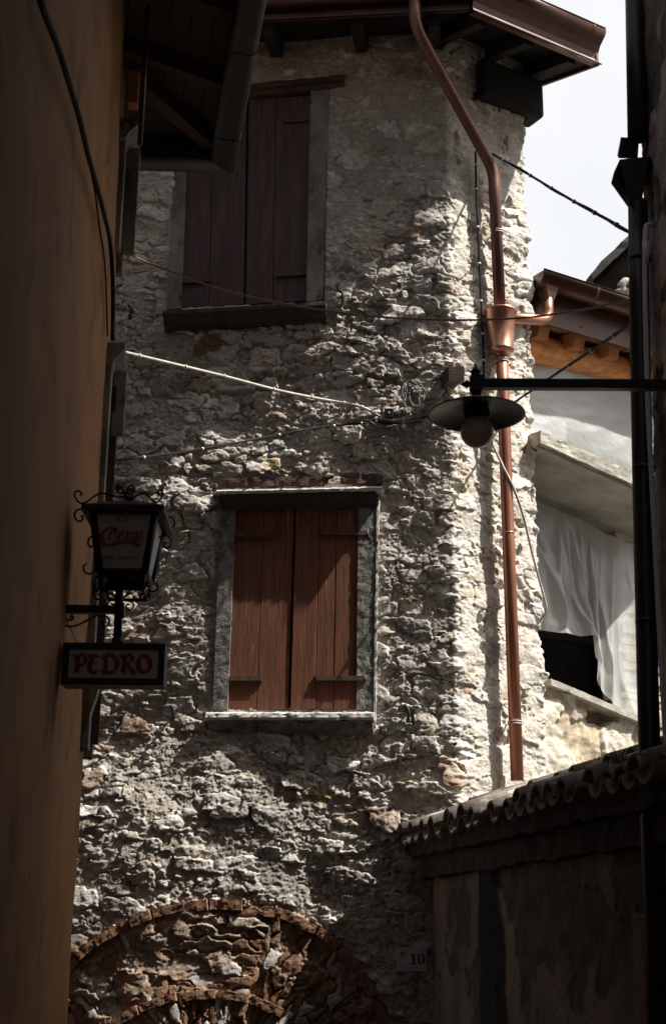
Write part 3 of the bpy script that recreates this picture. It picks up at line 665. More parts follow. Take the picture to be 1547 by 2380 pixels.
# sloping slab over the opening
o0 = RT.hit(1249, 1040, .10); o1 = RT.hit(1500, 1152, .10); i0 = RT.hit(1238, 1152, BK); i1 = RT.hit(1500, 1268, BK)
th_ = .105
mb = MB(); P = RT.P; v = Vector((0, 0, th_))
ext0 = RSIDE - .02
a, b, c, d = P(o0[0], o0[1], .10), P(o1[0] + .4, o1[1] + .4 * (o1[1] - o0[1]) / (o1[0] - o0[0]), .10), P(i1[0] + .4, i1[1] - .06, BK - .1), P(i0[0] - .02, i0[1] + .02, BK - .1)
mb.hexa([a, b, c, d, a + v, b + v, c + v, d + v]); slab = mb.build('slab', M['soffit'], rear, rough=(.06, .008, 9))
ea, eb = a + RT.n * .035, b + RT.n * .035
mb = MB(); w = RT.n * .16; lo = Vector((0, 0, .025))
mb.hexa([ea + lo, eb + lo, eb - w + lo, ea - w + lo, ea + v + lo, eb + v + lo, eb - w + v + lo, ea - w + v + lo]); mb.build('slab_edge', M['concrete'], slab, rough=(.05, .012, 14))
# roof: gutter, fascia, log, rafters
g0 = RT.hit(1262, 632, .10); g1 = RT.hit(1465, 700, .10)
rroof = bpy.data.objects.new('roof', None); rroof.location = RT.P(g0[0], g0[1], 0); link(rroof, rear)
ZG = g0[1]; GE = 4.6
gs0 = g0[0]
gutter(RT, gs0 - .02, GE, ZG, .13, .100, rroof, M['copper_dark'], seams=(gs0 + .55, gs0 + 1.2))
mb = MB(); mb.box(RT, gs0 - .15, GE, ZG - .34, ZG - .02, -.10, -.085); mb.box(RT, gs0 - .15, GE, ZG - .345, ZG - .325, -.11, -.07)
fas = mb.build('fascia', M['copper_dark'], rroof)
mb = PM('fascia_screw', M['copper'], fas)
for k in range(5):
    mb.lathe(RT.P(gs0 + .2 + k * .34, ZG - .27, -.085), [(.011, 0), (.009, .006), (0, .009)], 8, RT.n)
# outlet funnel and elbow into the hopper head
fu = RT.P(gs0 + .10, ZG, .02)
mb = MB(); mb.loft([[fu + RT.d * x * .085 + RT.n * y * .07 + Vector((0, 0, -.06)) for x, y in ((-1, -1), (1, -1), (1, 1), (-1, 1))],
                    [fu + RT.d * x * .038 + RT.n * y * .038 + Vector((0, 0, -.20)) for x, y in ((-1, -1), (1, -1), (1, 1), (-1, 1))]])
mb.build('outlet_funnel', M['copper_mid'], rroof, bevel=.012)
e0 = fu + Vector((0, 0, -.18)); e1 = RT.W(1262, 742, .02); e1 = Vector((e0.x, e0.y, e1.z)); e2 = vp(hop_zt - .05)
mb = MB(); mb.tube([e0] + bend(e0, e1, e2, .09) + [e2 + (e1 - e2).normalized() * .02], .044, 18); mb.build('elbow_pipe', M['copper_new'], rroof)
la = RT.W(1222, 806, BK + .22); lb = RT.W(1475, 868, BK + .22)
dirl = (lb - la); la2 = la - dirl * .25; lb2 = lb + dirl * .9
mb = MB(); nn = 60; mb.tube([la2.lerp(lb2, t / nn) + mnoise.noise_vector(la2.lerp(lb2, t / nn) * 3) * .008 for t in range(nn + 1)], [.116 + .010 * mnoise.noise(Vector((t * .35, 3, 1))) for t in range(nn + 1)], 24, wob=.13)
mb.build('log_purlin', M['log'], rroof)
for i, x in enumerate((1262, 1345, 1425, 1500)):
    s_ = RT.hit(x, 770 + (x - 1262) * .33, -.15)[0]; mb = MB(); zt = ZG - .335
    mb.hexa([RT.P(s_ - .055, zt - .095 , -.16), RT.P(s_ + .055, zt - .095, -.16), RT.P(s_ + .055, zt + .12, -1.2), RT.P(s_ - .055, zt + .12, -1.2),
             RT.P(s_ - .055, zt + .03, -.12), RT.P(s_ + .055, zt + .03, -.12), RT.P(s_ + .055, zt + .26, -1.2), RT.P(s_ - .055, zt + .26, -1.2)])
    mb.build('rafter', M['pine'], rroof, bevel=.008)
mb = MB(); a, b = RT.P(gs0 - .15, ZG - .30, -.10), RT.P(GE, ZG - .30, -.10); c, d = RT.P(GE, ZG + .35, -3.0), RT.P(gs0 - .15, ZG + .35, -3.0); t = Vector((0, 0, .05)); 
mb.hexa([a, b, c, d, a + t, b + t, c + t, d + t]); mb.build('roof_boards', M['pine'], rroof)
mb = MB(); a, b = RT.P(gs0 - .15, ZG - .03, -.06), RT.P(GE, ZG - .03, -.06); c, d = RT.P(GE, ZG + .6, -3.0), RT.P(gs0 - .15, ZG + .6, -3.0); t = Vector((0, 0, .05))
mb.hexa([a, b, c, d, a + t, b + t, c + t, d + t]); mb.build('roof_tiles', M['tile'], rroof)
# interior: back, side and floor of the dark room; brick pier on the right
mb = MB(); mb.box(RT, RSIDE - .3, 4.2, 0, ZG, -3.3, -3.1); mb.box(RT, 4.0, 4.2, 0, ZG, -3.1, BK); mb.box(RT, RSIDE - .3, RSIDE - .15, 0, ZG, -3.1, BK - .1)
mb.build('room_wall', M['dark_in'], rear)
bmz = RT.hit(1300, 1478, -1.2)[1]; mb = MB(); mb.box(RT, .6, 3.9, bmz - .03, bmz + .03, -1.3, -1.2); mb.build('room_beam', M['greywood'], rear)
pq = RW([(1462, 1720), (1540, 1720), (1540, 1200), (1452, 1200)], BK)
mb = MB(); rnd = random.Random(8); z = min(pq[0][1], pq[1][1]); zt = pq[3][1] + .2; 
while z < zt:
    hgt = rnd.uniform(.05, .09); j = rnd.uniform(-.035, .035); mb.box(RT, pq[0][0] + j, pq[0][0] + .6, z, z + hgt - .008, BK - .25, BK - .02 + rnd.uniform(-.03, .02)); z += hgt
mb.build('brick_pier', M['render'], rear, rough=(.06, .012, 14))

def cloth(name, fn, nu, nv, label, folds):
    us, vs = np.meshgrid(np.linspace(0, 1, nu), np.linspace(0, 1, nv))
    vv = []
    for j in range(nv):
        for i in range(nu):
            vv.append(fn(us[j, i], vs[j, i]))
    f = [(j * nu + i, j * nu + i + 1, (j + 1) * nu + i + 1, (j + 1) * nu + i) for j in range(nv - 1) for i in range(nu - 1)]
    mb = MB(); mb.add(vv, f, True); o = mb.build(name, M['film']); return tag(o, label, 'plastic sheet')
def cloth_quad(tl, tr, br, bl, off, fold):
    TL, TR, BR, BL = (RT.hit(*p, off) for p in (tl, tr, br, bl))
    def fn(u, v):
        a = lerp2(TL, TR, u); b = lerp2(BL, BR, u); c = lerp2(a, b, v); return RT.P(c[0], c[1], off + fold(u, v))
    return fn
def fold1(u, v):
    return .03 * mnoise.noise(Vector((u * 3, v * 2.0, 1))) + +.010 * (.3 - abs(mnoise.noise(Vector((u * 4 + v * 3, v * 3 - 2 * u, 4))))) + .0025 * (.3 - abs(mnoise.noise(Vector((u * 20 - v * 8, v * 12, 6)))))
cloth('plastic_sheet', cloth_quad((1225, 830), (1520, 910), (1520, 1140), (1225, 1000), BK + .20, fold1), 120, 70, "milky plastic sheet stretched flat under the log beam", 1)
# hanging curtain: bottom edge traced, deep vertical folds gathered to the right
topl = [(1225, 1140), (1290, 1178), (1350, 1208), (1410, 1235), (1476, 1264)]
bot = [(1225, 1462), (1262, 1464), (1300, 1472), (1340, 1478), (1375, 1476), (1392, 1500), (1385, 1540), (1396, 1600), (1418, 1645), (1455, 1672), (1512, 1702)]
def pl_at(poly, u):
    n = len(poly) - 1; x = u * n; i = min(int(x), n - 1); t = x - i; return (poly[i][0] + (poly[i + 1][0] - poly[i][0]) * t, poly[i][1] + (poly[i + 1][1] - poly[i][1]) * t)
def curtain(u, v):
    a = pl_at(topl, u); b = pl_at(bot, u)
    px = a[0] + (b[0] - a[0]) * v ** 1.3; py = a[1] + (b[1] - a[1]) * v
    def rg(x): x = x % 1.0; return (1 - abs(2 * x - 1)) ** 1.6
    wv = .10 * mnoise.noise(Vector((u * 3, v * 1.6, 3)))
    f = (.02 + .06 * v) * rg(u * 5.3 + wv * 5 + .35 * v) + (.008 + .022 * v) * rg(u * 8.9 + .3 + wv * 12 - 1.1 * v) + .006 * rg(u * 15 + wv * 16 + 2 * v) * v + .03 * mnoise.noise(Vector((u * 3, v * 2, 9))) + .007 * mnoise.noise(Vector((u * 14, v * 9, 2)))
    sg_ = RT.hit(px, py, BK + .12); return RT.P(sg_[0], sg_[1], BK + .08 + f)
cloth('plastic_sheet', curtain, 150, 70, "crumpled plastic sheet hanging in folds below the sloping slab", 2)

# ================================================================== 3. COURTYARD WALL with tiled coping
A = FR.W(1004, 2200, 0); B = PY(1508, 1895, 6.2)
dA = Vector((B.x - A.x, B.y - A.y, 0)); LEN = dA.length
CW = Plane((A.x, A.y), (dA.x, dA.y), 1)
if CW.n.dot(Vector((-1, -1, 0))) < 0: CW.n = -CW.n
cwall = empty('courtyard_wall', CW.P(LEN / 2, 0, -.15), "low grimy plastered wall capped with old barrel tiles, lower right", "wall")
za = CW.hit(1003, 1992, .0)[1]; zb = CW.hit(1505, 1898, 0)[1]
sg = np.arange(-.05, LEN + .6, .009); zg = np.arange(-.3, max(za, zb) + .02, .009)
SS, ZZ = np.meshgrid(sg, zg)
peel = sst(.02, .10, fbm(SS * 1.6, ZZ * 1.3 + 7, 301, 5)); hh = .010 * fbm(SS * 3, ZZ * 3, 302, 4) + .003 * fbm(SS * 25, ZZ * 25, 303, 3) - .014 * peel
cc = np.array((.21, .165, .13)) * (1 + .45 * fbm(SS * 2, ZZ * 1.2, 304, 4))[..., None]
c2 = np.array((.115, .095, .08)) * (1 + .4 * fbm(SS * 6, ZZ * 6, 305, 4))[..., None]; cc = cc * (1 - peel[..., None]) + c2 * peel[..., None]
bs, bz = CW.hit(1140, 2200, 0); bw = .20 + .08 * sst(2.1, 1.5, ZZ) + .03 * fbm(SS * 2, ZZ * 3, 306, 3)
band = sst(bw + .03, bw - .03, np.abs(SS - bs)); cc = cc * (1 - band[..., None]) + np.array((.030, .030, .030)) * band[..., None]; hh = hh + .03 * band * (1 - (np.clip(np.abs(SS - bs) / .25, 0, 1)) ** 2)
och = sst(.2, .5, gn(SS * .9 + 3, ZZ * .6, 307))[..., None]; cc = cc * (1 - .6 * och) + np.array((.12, .08, .042)) * .6 * och
grid_mesh('wall_face', CW.o.x + CW.d.x * SS + CW.n.x * hh, CW.o.y + CW.d.y * SS + CW.n.y * hh, ZZ, cc, M['stone'], cwall)
mb = MB(); mb.box(CW, 0.02, LEN + .6, -.3, min(za, zb), -.34, -.05); mb.build('wall_back', M['grimy'], cwall)
eOff = .24
te0 = CW.hit(950, 1925, eOff); te1 = CW.hit(1505, 1762, eOff); zt0, zt1 = te0[1], te1[1]; st0, st1 = te0[0], te1[0]
def tz(s): return zt0 + (zt1 - zt0) * (s - st0) / (st1 - st0)
print('coping z', zt0, zt1, st0, st1, LEN, za, zb)
SL = math.tan(math.radians(19))
# brick corbels / boards under the tiles
mb = MB()
for (o_, a_, b_) in ((.07, -.30, -.16), (.15, -.165, -.06)):
    P = CW.P; s0, s1 = -.05, LEN + .5
    mb.hexa([P(s0, tz(s0) + a_, o_), P(s1, tz(s1) + a_, o_), P(s1, tz(s1) + a_, -.30), P(s0, tz(s0) + a_, -.30), P(s0, tz(s0) + b_, o_), P(s1, tz(s1) + b_, o_), P(s1, tz(s1) + b_, -.30), P(s0, tz(s0) + b_, -.30)])
mb.build('corbel_bricks', M['grimy'], cwall, rough=(.05, .022, 9))  # dark grimy tone also stands in for the shadow under the tile eave
mb = MB(); rnd = random.Random(12)
def tile(mb, s, o, z, flip, r, ln, sl, yaw, lift=0):
    """barrel tile; o = offset of its lower end, running inwards (negative off)"""
    n = 8; rings_o = []; rings_i = []
    for e in (0, 1):
        rr_ = r * (1.0 if (e == 0) else .82); oo = o - ln * e; zz = z + sl * ln * e + lift; ss = s + yaw * e
        ro, ri_ = [], []
        for i in range(n + 1):
            a = math.pi * i / n; sn = math.sin(a) * (-1 if flip else 1)
            ro.append(CW.P(ss + rr_ * math.cos(a), zz + rr_ * sn * .85 + (.0 if not flip else .04), oo)); ri_.append(CW.P(ss + (rr_ - .014) * math.cos(a), zz + (rr_ - .014) * sn * .85 + (.0 if not flip else .04), oo))
        rings_o.append(ro); rings_i.append(ri_)
    loops = [rings_o[0] + rings_i[0][::-1], rings_o[1] + rings_i[1][::-1]]
    mb.loft(loops, True, True, True)
s = .0 ; i = 0
while s < LEN + .5:
    for rw in range(2):
        oo = eOff - rw * .34 + rnd.uniform(-.05, .03)
        zz = tz(s) - .055 + SL * (rw * .34) + rw * .012
        tile(mb, s + rnd.uniform(-.02, .02), oo, zz + .02 + rnd.uniform(-.022, .034), False, rnd.uniform(.070, .094), .42, SL + rnd.uniform(-.03, .03), rnd.uniform(-.03, .03))
        tile(mb, s + .105, oo + rnd.uniform(-.03, .02), zz - .015, True, .082, .42, SL, rnd.uniform(-.015, .015))
    s += .21 * rnd.uniform(.86, 1.14)
mb.build('coping_tiles', M['tile'], cwall)
P = CW.P; mb = MB(); s0, s1 = -.05, LEN + .5
mb.hexa([P(s0, tz(s0) - .07, .14), P(s1, tz(s1) - .07, .14), P(s1, tz(s1) + .16, -.50), P(s0, tz(s0) + .16, -.50), P(s0, tz(s0) - .045, .14), P(s1, tz(s1) - .045, .14), P(s1, tz(s1) + .185, -.50), P(s0, tz(s0) + .185, -.50)])
mb.build('coping_boards', M['blackwood'], cwall)
# moss tufts growing between the tiles
rnd = random.Random(5)
for (x, y) in ((1330, 1858), (1432, 1770), (1262, 1843)):
    c = CW.W(x, y, eOff - .12); mb = MB()
    for k in range(70):
        p = c + Vector((rnd.gauss(0, .03), rnd.gauss(0, .03), rnd.gauss(0, .012))); d = Vector((rnd.gauss(0, .4), rnd.gauss(0, .4), 1)).normalized(); l = rnd.uniform(.015, .045); q = Vector((rnd.gauss(0, 1), rnd.gauss(0, 1), 0)).normalized() * .005
        mb.add([p - q, p + q, p + d * l], [(0, 1, 2)])
    mb.build('moss_tuft', M['green'], cwall)
mbx = empty('meter_box', CW.W(1500, 2160, .03), "small pale rounded box fixed high on the dark low wall", "box")
bq = [CW.hit(*p, .04) for p in ((1489, 2166), (1511, 2168), (1510, 2122), (1488, 2124))]
MB().quad(CW, bq, -.01, .05).build('case', M['jamb_pale'], mbx, bevel=.012)
MB().quad(CW, sub(bq, .2, .8, .15, .85), .05, .056).build('lid', M['jamb_pale'], mbx, bevel=.004)

# ================================================================== 4. LEFT PLASTER HOUSE
lh = empty('plaster_house', LW.P(-3, 0, -.3), "ochre plastered house filling the left edge, with an overhanging timber eave", "house")
lw_top = 7.6
sg = np.concatenate([np.arange(-14, -6, .2), np.arange(-6, .02, .02)]); zg = np.arange(-.3, lw_top, .04)
SS, ZZ = np.meshgrid(sg, zg); hh = .020 * fbm(SS * .7, ZZ * .5, 401, 3) + .0025 * fbm(SS * 9, ZZ * 7, 402, 3) - .05 * sst(-.10, .02, SS)
cc = np.zeros(SS.shape + (3,)) + 1
grid_mesh('wall', LW.o.x + LW.d.x * SS + LW.n.x * hh, LW.o.y + LW.d.y * SS + LW.n.y * hh, ZZ, cc, M['plaster'], lh, flip=False)
def PZ(px, py, z):
    v = ray(px, py); return CAM + v * ((z - CAMZ) / v.z)
mb = MB(); mb.box(LW, -14, -.12, -.3, lw_top, -4.0, -.08); mb.build('masonry_core', M['plaster'], lh)
ZL = 6.70
k0_ = PZ(545, 393, ZL); k1_ = PZ(620, 0, ZL); k2_ = PZ(300, 386, ZL)
EL = Plane((k0_.x, k0_.y), (k0_.x - k1_.x, k0_.y - k1_.y), 1)        # along the alley, s=0 at the eave corner
EE_ = Plane((k0_.x, k0_.y), (k0_.x - k2_.x, k0_.y - k2_.y), -1)      # across the end, s=0 at the corner, negative leftwards
if EE_.n.y < 0: EE_.n = -EE_.n
lroof = bpy.data.objects.new('roof', None); lroof.location = EL.P(-2, ZL, 0); link(lroof, lh)
RS = .28; OVL = .62
def soff(pl, s0, s1, o0, o1, z, th, sh0=None, sh1=None):
    """slab under the roof slope between offsets o0 (outer) and o1 (inner); ends may be mitred"""
    P = pl.P; a0, a1 = (s0, s0) if sh0 is None else sh0; b0, b1 = (s1, s1) if sh1 is None else sh1
    zz0 = ZL + .10 - o0 * RS + z; zz1 = ZL + .10 - o1 * RS + z
    return [P(a0, zz0, o0), P(b0, zz0, o0), P(b1, zz1, o1), P(a1, zz1, o1), P(a0, zz0 + th, o0), P(b0, zz0 + th, o0), P(b1, zz1 + th, o1), P(a1, zz1 + th, o1)]
def mit(pl, o): return (isect(EL, o, EE_, o) - pl.o).dot(pl.d)
mb = MB(); o = -.02
while o > -1.3:
    mb.hexa(soff(EL, -9, 0, o, o - .118, 0, .03, None, (mit(EL, o) + .01, mit(EL, o - .118) + .01))); o -= .124
mb.build('soffit_boards', M['roofwood'], lroof)
mb = MB(); o = -.02
while o > -1.3:
    mb.hexa(soff(EE_, -3.5, 0, o, o - .118, 0.0, .03, None, (mit(EE_, o) - .002, mit(EE_, o - .118) - .002))); o -= .124
mb.build('soffit_boards', M['roofwood'], lroof)
for (x, y) in ((519, 205), (548, 40), (600, -160), (640, -420)):
    p = PZ(x, y, ZL + .05); s_ = (p - EL.o).dot(EL.d); mb = MB(); mb.hexa(soff(EL, s_ - .04, s_ + .04, -.05, -1.3, -.10, .099)); mb.build('rafter', M['roofwood'], lroof, bevel=.004)
# hip rafter
hd = (-(EL.n + EE_.n)).normalized(); hs = hd.cross(Vector((0, 0, 1))).normalized() * .045
p = EL.P(0, 0, 0) + hd * .10; q = EL.P(0, 0, 0) + hd * 1.6
def hz(v): return ZL + .10 + RS * v * .7071
mb = MB(); A0 = [(p - hs, hz(.10) - .11), (p + hs, hz(.10) - .11), (q + hs, hz(1.6) - .11), (q - hs, hz(1.6) - .11)]
mb.hexa([Vector((v.x, v.y, z)) for v, z in A0] + [Vector((v.x, v.y, z + .108)) for v, z in A0]); mb.build('hip_rafter', M['roofwood'], lroof)
# fascia and square-ish gutter, both sides, mitred at the corner
GW = .15
for (pl, s0, nm) in ((EL, -9, 'a'), (EE_, -3.5, 'b')):
    prof = [(-.02, ZL + .11), (-.02, ZL - .03), (.005, ZL - .05), (.11, ZL - .055), (GW - .01, ZL - .03), (GW, ZL + .01), (GW, ZL + .10), (GW + .008, ZL + .108)]
    prof = [(o_ - GW, z_) for o_, z_ in prof]
    mb = MB(); rings = [[pl.P(s0, z_, o_) for o_, z_ in prof], [pl.P(mit(pl, o_), z_, o_) for o_, z_ in prof]]
    mb.loft(rings, False, False); g = mb.build('gutter', M['sheet_dark'], lroof, solid=.004, smooth=True)
    mb = PM('gutter_joint', M['iron'], g, solid=.004); mb2 = PM('gutter_hook', M['iron'], g)
    for s_ in (-.42 - .6 * 0, -1.35, -2.3):
        if nm == 'a':
            mb.extr(pl, [(o_ + .003, z_ - .004) for o_, z_ in prof[1:]], s_ - .01, s_ + .01, 0, closed=False)
            mb2.tube([pl.P(s_, ZL + .10, .0), pl.P(s_, ZL + .135, .006)], .009, 8)
mb = MB()
for pl, s0 in ((EL, -9), (EE_, -3.5)):
    P = pl.P; a0 = [P(s0, ZL + .145, -.01), P(mit(pl, -.01), ZL + .145, -.01), P(mit(pl, -3.2) + .03, ZL + 1.05, -3.2), P(s0, ZL + 1.05, -3.2)]
    mb.hexa(a0 + [v + Vector((0, 0, .06)) for v in a0])
mb.build('roof_tiles', M['tile'], lroof)
# window surrounds seen edge-on at the far corner
def lbox(name, s0, s1, z0, z1, o0, o1, mat, par, bevel=.006):
    mb = MB(); mb.box(LW, s0, s1, z0, z1, o0, o1); return mb.build(name, mat, par, bevel=bevel)
def lz(py, s): # height on the left wall line for a picture row
    p = LW.P(s, 0, 0); v = ray(280, py); return CAMZ + v.z / v.y * p.y
for (yt, yb, gs) in ((272, 578, 'u'), (795, 1745, 'l')):
    zt, zb_ = lz(yt, -.5), lz(yb, -.4)
    w = bpy.data.objects.new('window', None); w.location = LW.P(-.6, zb_, 0); link(w, lh)
    pr = [(-.02, zt - .14), (.045, zt - .14), (.06, zt - .10), (.10, zt - .055), (.115, zt - .035), (.115, zt), (-.02, zt)]
    mb = MB(); mb.extr(LW, pr, -.50, -.02, 0); mb.build('lintel', M['jamb_pale'], w, rough=(.08, .002, 20))
    lbox('jamb', -.46, -.34, zb_, zt - .145, -.02, .045, M['jamb_pale'], w); lbox('jamb', -.10, -.03, zb_, zt - .145, -.02, .045, M['jamb_pale'], w)
    if gs == 'u':
        mb = MB(); mb.box(LW, -.33, -.30, zb_ + .02, zt - .10, .03, .125); mb.build('shutter', M['jamb_pale'], w, bevel=.004)
        lbox('shutter', -.62, -.53, lz(262, -.5), ZL + .02, .045, .11, M['pine'], w)
    else:
        zk = lz(1055, .0); mb = MB(); mb.box(LW, -.33, -.30, zk, zt - .10, .05, .125); mb.build('shutter', M['jamb_pale'], w, bevel=.005)
        mb = MB(); mb.box(LW, -.29, -.26, zb_ + .05, zk + .45, .02, .085); mb.build('shutter', M['oldwood'], w, bevel=.004)
        mb = MB(); mb.box(LW, -.36, -.34, lz(905, -.3) - .15, lz(905, -.3), .05, .075); mb.build('shutter_hook', M['iron'], w, bevel=.004)
        q = [LW.P(-.46, lz(1745, 0), 0), LW.P(-.46, lz(1745, 0), .01), LW.P(-.46, lz(1600, 0), .10), LW.P(-.46, lz(1600, 0), 0)]
        mb = MB(); mb.prism(q, LW.d * .12); mb.build('shutter_foot', M['jamb_pale'], w)
# thin bright copper pipe hanging by the corner under the eave
mb = MB(); a = LW.W(331, -60, .17); b = LW.W(325, 338, .17); b = Vector((a.x * 0 + b.x, b.y, b.z)); a = Vector((b.x, b.y, a.z)) ; a.z = ZL + .05
mb.tube([a, b], .015, 14); mb.build('pipe', M['sheet_dark'], lh)

# ================================================================== 5. RIGHT HOUSE (dark edge of the picture)
RB = Plane((1.40, 6.15), (0.015, -1), -1)
if RB.n.x > 0: RB.n = -RB.n
rh = empty('corner_house', RB.P(3, 0, -2), "tall dark rough-walled house along the right edge", "house")
RH = 12.6
sg = np.concatenate([np.arange(0, 1.2, .012), np.arange(1.2, 12, .15)]); zg = np.arange(-.3, 8.5, .012); zg = np.concatenate([zg, np.arange(8.5, RH, .15)])
SS, ZZ = np.meshgrid(sg, zg)
hh = .022 * fbm(SS * 2, ZZ * 2, 501, 4) + .005 * fbm(SS * 16, ZZ * 16, 502, 4) - .0205 * np.clip(ZZ - .8, -1, 8) + .0
pl_ = sst(.0, .06, fbm(SS * 1.5, ZZ * 1.1, 503, 4)); hh -= .012 * pl_
cc = np.array((.46, .41, .35)) * (1 + .4 * fbm(SS * 3, ZZ * 2, 504, 4))[..., None]; cc = cc * (1 - .55 * pl_[..., None])
grid_mesh('wall', RB.o.x + RB.d.x * SS + RB.n.x * hh, RB.o.y + RB.d.y * SS + RB.n.y * hh, ZZ, cc, M['stone'], rh, flip=True)
mb = MB(); P = RB.P
mb.hexa([P(0.01, -.3, -.08), P(12, -.3, -.08), P(12, -.3, -3.9), P(0.01, -.3, -3.9), P(0.01, RH, -.34), P(12, RH, -.34), P(12, RH, -3.9), P(0.01, RH, -3.9)])
mb.build('masonry_core', M['grimy'], rh)
for i, (x0, y0, x1, y1) in enumerate([(1474, -60, 1481, 322)]):
    mb = MB(); mb.tube([PY(x0, y0, 6.02), PY(x1, y1, 6.02)], .050, 18); mb.build('upper_pipe', M['sheet_dark'], rh)
def c5(cx, cy): return (2200 + cx / 2.07) / 1.616, (cy / 2.07) / 1.616
def C5(cx, cy, Y): return PY(*c5(cx, cy), Y)
fn = [C5(255, 1240, 5.95), C5(490, 1215, 5.95), C5(490, 1215, 6.16), C5(255, 1240, 6.16)]; fb = [C5(338, 1600, 6.0), C5(432, 1560, 6.0), C5(432, 1560, 6.08), C5(338, 1600, 6.08)]
mb = MB(); mb.loft([fn, fb]); hh_ = mb.build('hopper_head', M['sheet_dark'], rh, bevel=.003)
mb = MB(); mb.prism([C5(268, 1065, 6.17), C5(410, 1078, 6.17), C5(400, 1230, 6.17), C5(248, 1225, 6.17)], (0, .006, 0)); mb.prism([C5(268, 1065, 6.0), C5(268, 1065, 6.17), C5(248, 1225, 6.17), C5(240, 1210, 6.0)], (.004, 0, 0)); mb.build('hopper_back', M['sheet_dark'], hh_)
mb = MB(); mb.prism([C5(257, 1245, 6.1), C5(215, 1335, 6.06), C5(192, 1422, 6.1), C5(328, 1612, 6.1), C5(340, 1560, 6.06)], (.003, .01, 0)); mb.build('bent_flap', M['sheet_dark'], hh_)
mb = MB(); mb.tube([PY(1481, 470, 6.04), PY(1484, 700, 6.04), PY(1493, 1150, 6.04), PY(1508, 1750, 6.04), PY(1532, 2450, 6.04)], .047, 18)
for y in (598, 1085, 1440): 
    x = 1482 + (y - 470) * .0215; mb.tube([PY(x, y, 6.04), PY(x + .3, y + 9, 6.04)], .053, 18)
mb.build('lower_pipe', M['sheet_dark'], rh)
mb = MB(); mb.tube(smoothpath([PY(1512, 520, 5.98), PY(1497, 560, 5.96), PY(1503, 900, 5.96), PY(1518, 1200, 5.96), PY(1533, 1500, 5.96), PY(1550, 1800, 5.96)], 5), .012, 10); cd = mb.build('conduit', M['conduit'], rh)
mb = MB(); mb.tube([PY(1498.5, 562, 5.96), PY(1499.5, 615, 5.96)], .0155, 10); mb.build('conduit_socket', M['conduit'], cd)
mb = MB(); mb.prism([PY(1549, 505, 5.955), PY(1549, 760, 5.955), PY(1528, 760, 5.955), PY(1530, 640, 5.955), PY(1537, 560, 5.955)], (.35, .02, 0)); mb.build('orange_recess', M['orange'], rh)

# ================================================================== 6. FAR HOUSE peeping over the gutter
fh = empty('far_house', PY(1500, 700, 16) * 1, "distant stone gable with a dark sloping roof edge, above the copper gutter", "house")
fh.location.z = 0
def c7(cx, cy): return (1950 + cx / 2.8127) / 1.616, (950 + cy / 2.8127) / 1.616
def C7(cx, cy, Y): return PY(*c7(cx, cy), Y)
YF = 16.0
a = C7(880, 470, YF); b = C7(1600, -300, YF); 
gx = np.linspace(a.x, a.x + 2.6, 150); gz = np.linspace(0, 1, 260); GX, GT = np.meshgrid(gx, gz)
zt_ = a.z + (GX - a.x) * (b.z - a.z) / (b.x - a.x); GZ = 4 + GT * (zt_ - 4)
Fh, f3, f4, fe, fon = stones(GX, GZ, .26, .13, 601, .95, .02, .09, 1.0, .16); fcol = PAL[(f3 * 7.99).astype(int)]
fcol = np.where((f4 > .88)[..., None], np.array((.42, .15, .07)), fcol) * (.35 + .65 * fe)[..., None]
Fh = np.maximum(Fh, -.02) + .012 * fbm(GX * 8, GZ * 9, 602, 3)
grid_mesh('wall', GX, YF - Fh, GZ, fcol, M['stone'], fh)
mb = MB(); mb.hexa([Vector((a.x, YF + .08, 0)), Vector((a.x + 2.6, YF + .08, 0)), Vector((a.x + 2.6, YF + 3, 0)), Vector((a.x, YF + 3, 0)), Vector((a.x, YF + .08, zt_[0, 0])), Vector((a.x + 2.6, YF + .08, zt_[0, -1])), Vector((a.x + 2.6, YF + 3, zt_[0, -1])), Vector((a.x, YF + 3, zt_[0, 0]))]); mb.build('masonry_core', M['grimy'], fh)
r0 = C7(815, 400, YF); r1 = C7(1170, 40, YF); dr = (r1 - r0); r2 = r1 + dr * 2
n_ = Vector((-dr.z, 0, dr.x)).normalized()
mb = MB(); mb.tube([r0 - n_ * .02, r2 - n_ * .02], .13, 12); mb.build('verge_beam', M['greywood'], fh)
mb = MB(); base = [r0 + n_ * .09, r2 + n_ * .09, r2 + n_ * .20, r0 + n_ * .17]; mb.prism([p + Vector((0, -.2, 0)) for p in base], (0, 2.5, 0)); mb.build('roof', M['sheet_dark'], fh, rough=(.15, .03, 5))

# ================================================================== 7. STREET LAMP
LY = 5.52
lc = PY(1107, 960, LY)
lamp = empty('street_lamp', PY(1560, 898, LY), "black dish-shaded street lamp with round milky globe on a horizontal iron arm", "street lamp")
px_ = 5.95 / 3300
mb = MB(); R0 = 111 * px_
mb.lathe(lc, [(.035, .055), (.045, .045), (.06, .036), (R0 * .55, .022), (R0 * .9, .006), (R0, -.004), (R0 + .002, -.010), (R0 - .003, -.010), (R0 * .9, -.002), (R0 * .55, .014), (.06, .026), (.05, .02), (0, .02)], 48)
mb.build('lamp_shade', M['shade_in'], lamp)
mb = MB(); mb.lathe(lc, [(0, .118), (.020, .118), (.022, .06), (.028, .058), (.037, .045), (.037, .03)], 24); mb.build('neck', M['iron'], lamp)
gc = PY(1108, 1003, LY); rg = 39 * px_
mb = MB(); mb.lathe(gc, [(rg * math.sin(math.pi * k / 24), -rg * math.cos(math.pi * k / 24)) for k in range(25)], 36); mb.build('globe', M['globe'], lamp)
mb = MB(); mb.lathe(lc, [(.055, .012), (.055, -.01), (.048, -.03), (.036, -.032)], 24); mb.build('globe_holder', M['iron'], lamp)
ax0 = PY(1097, 893, LY); axz = ax0.z
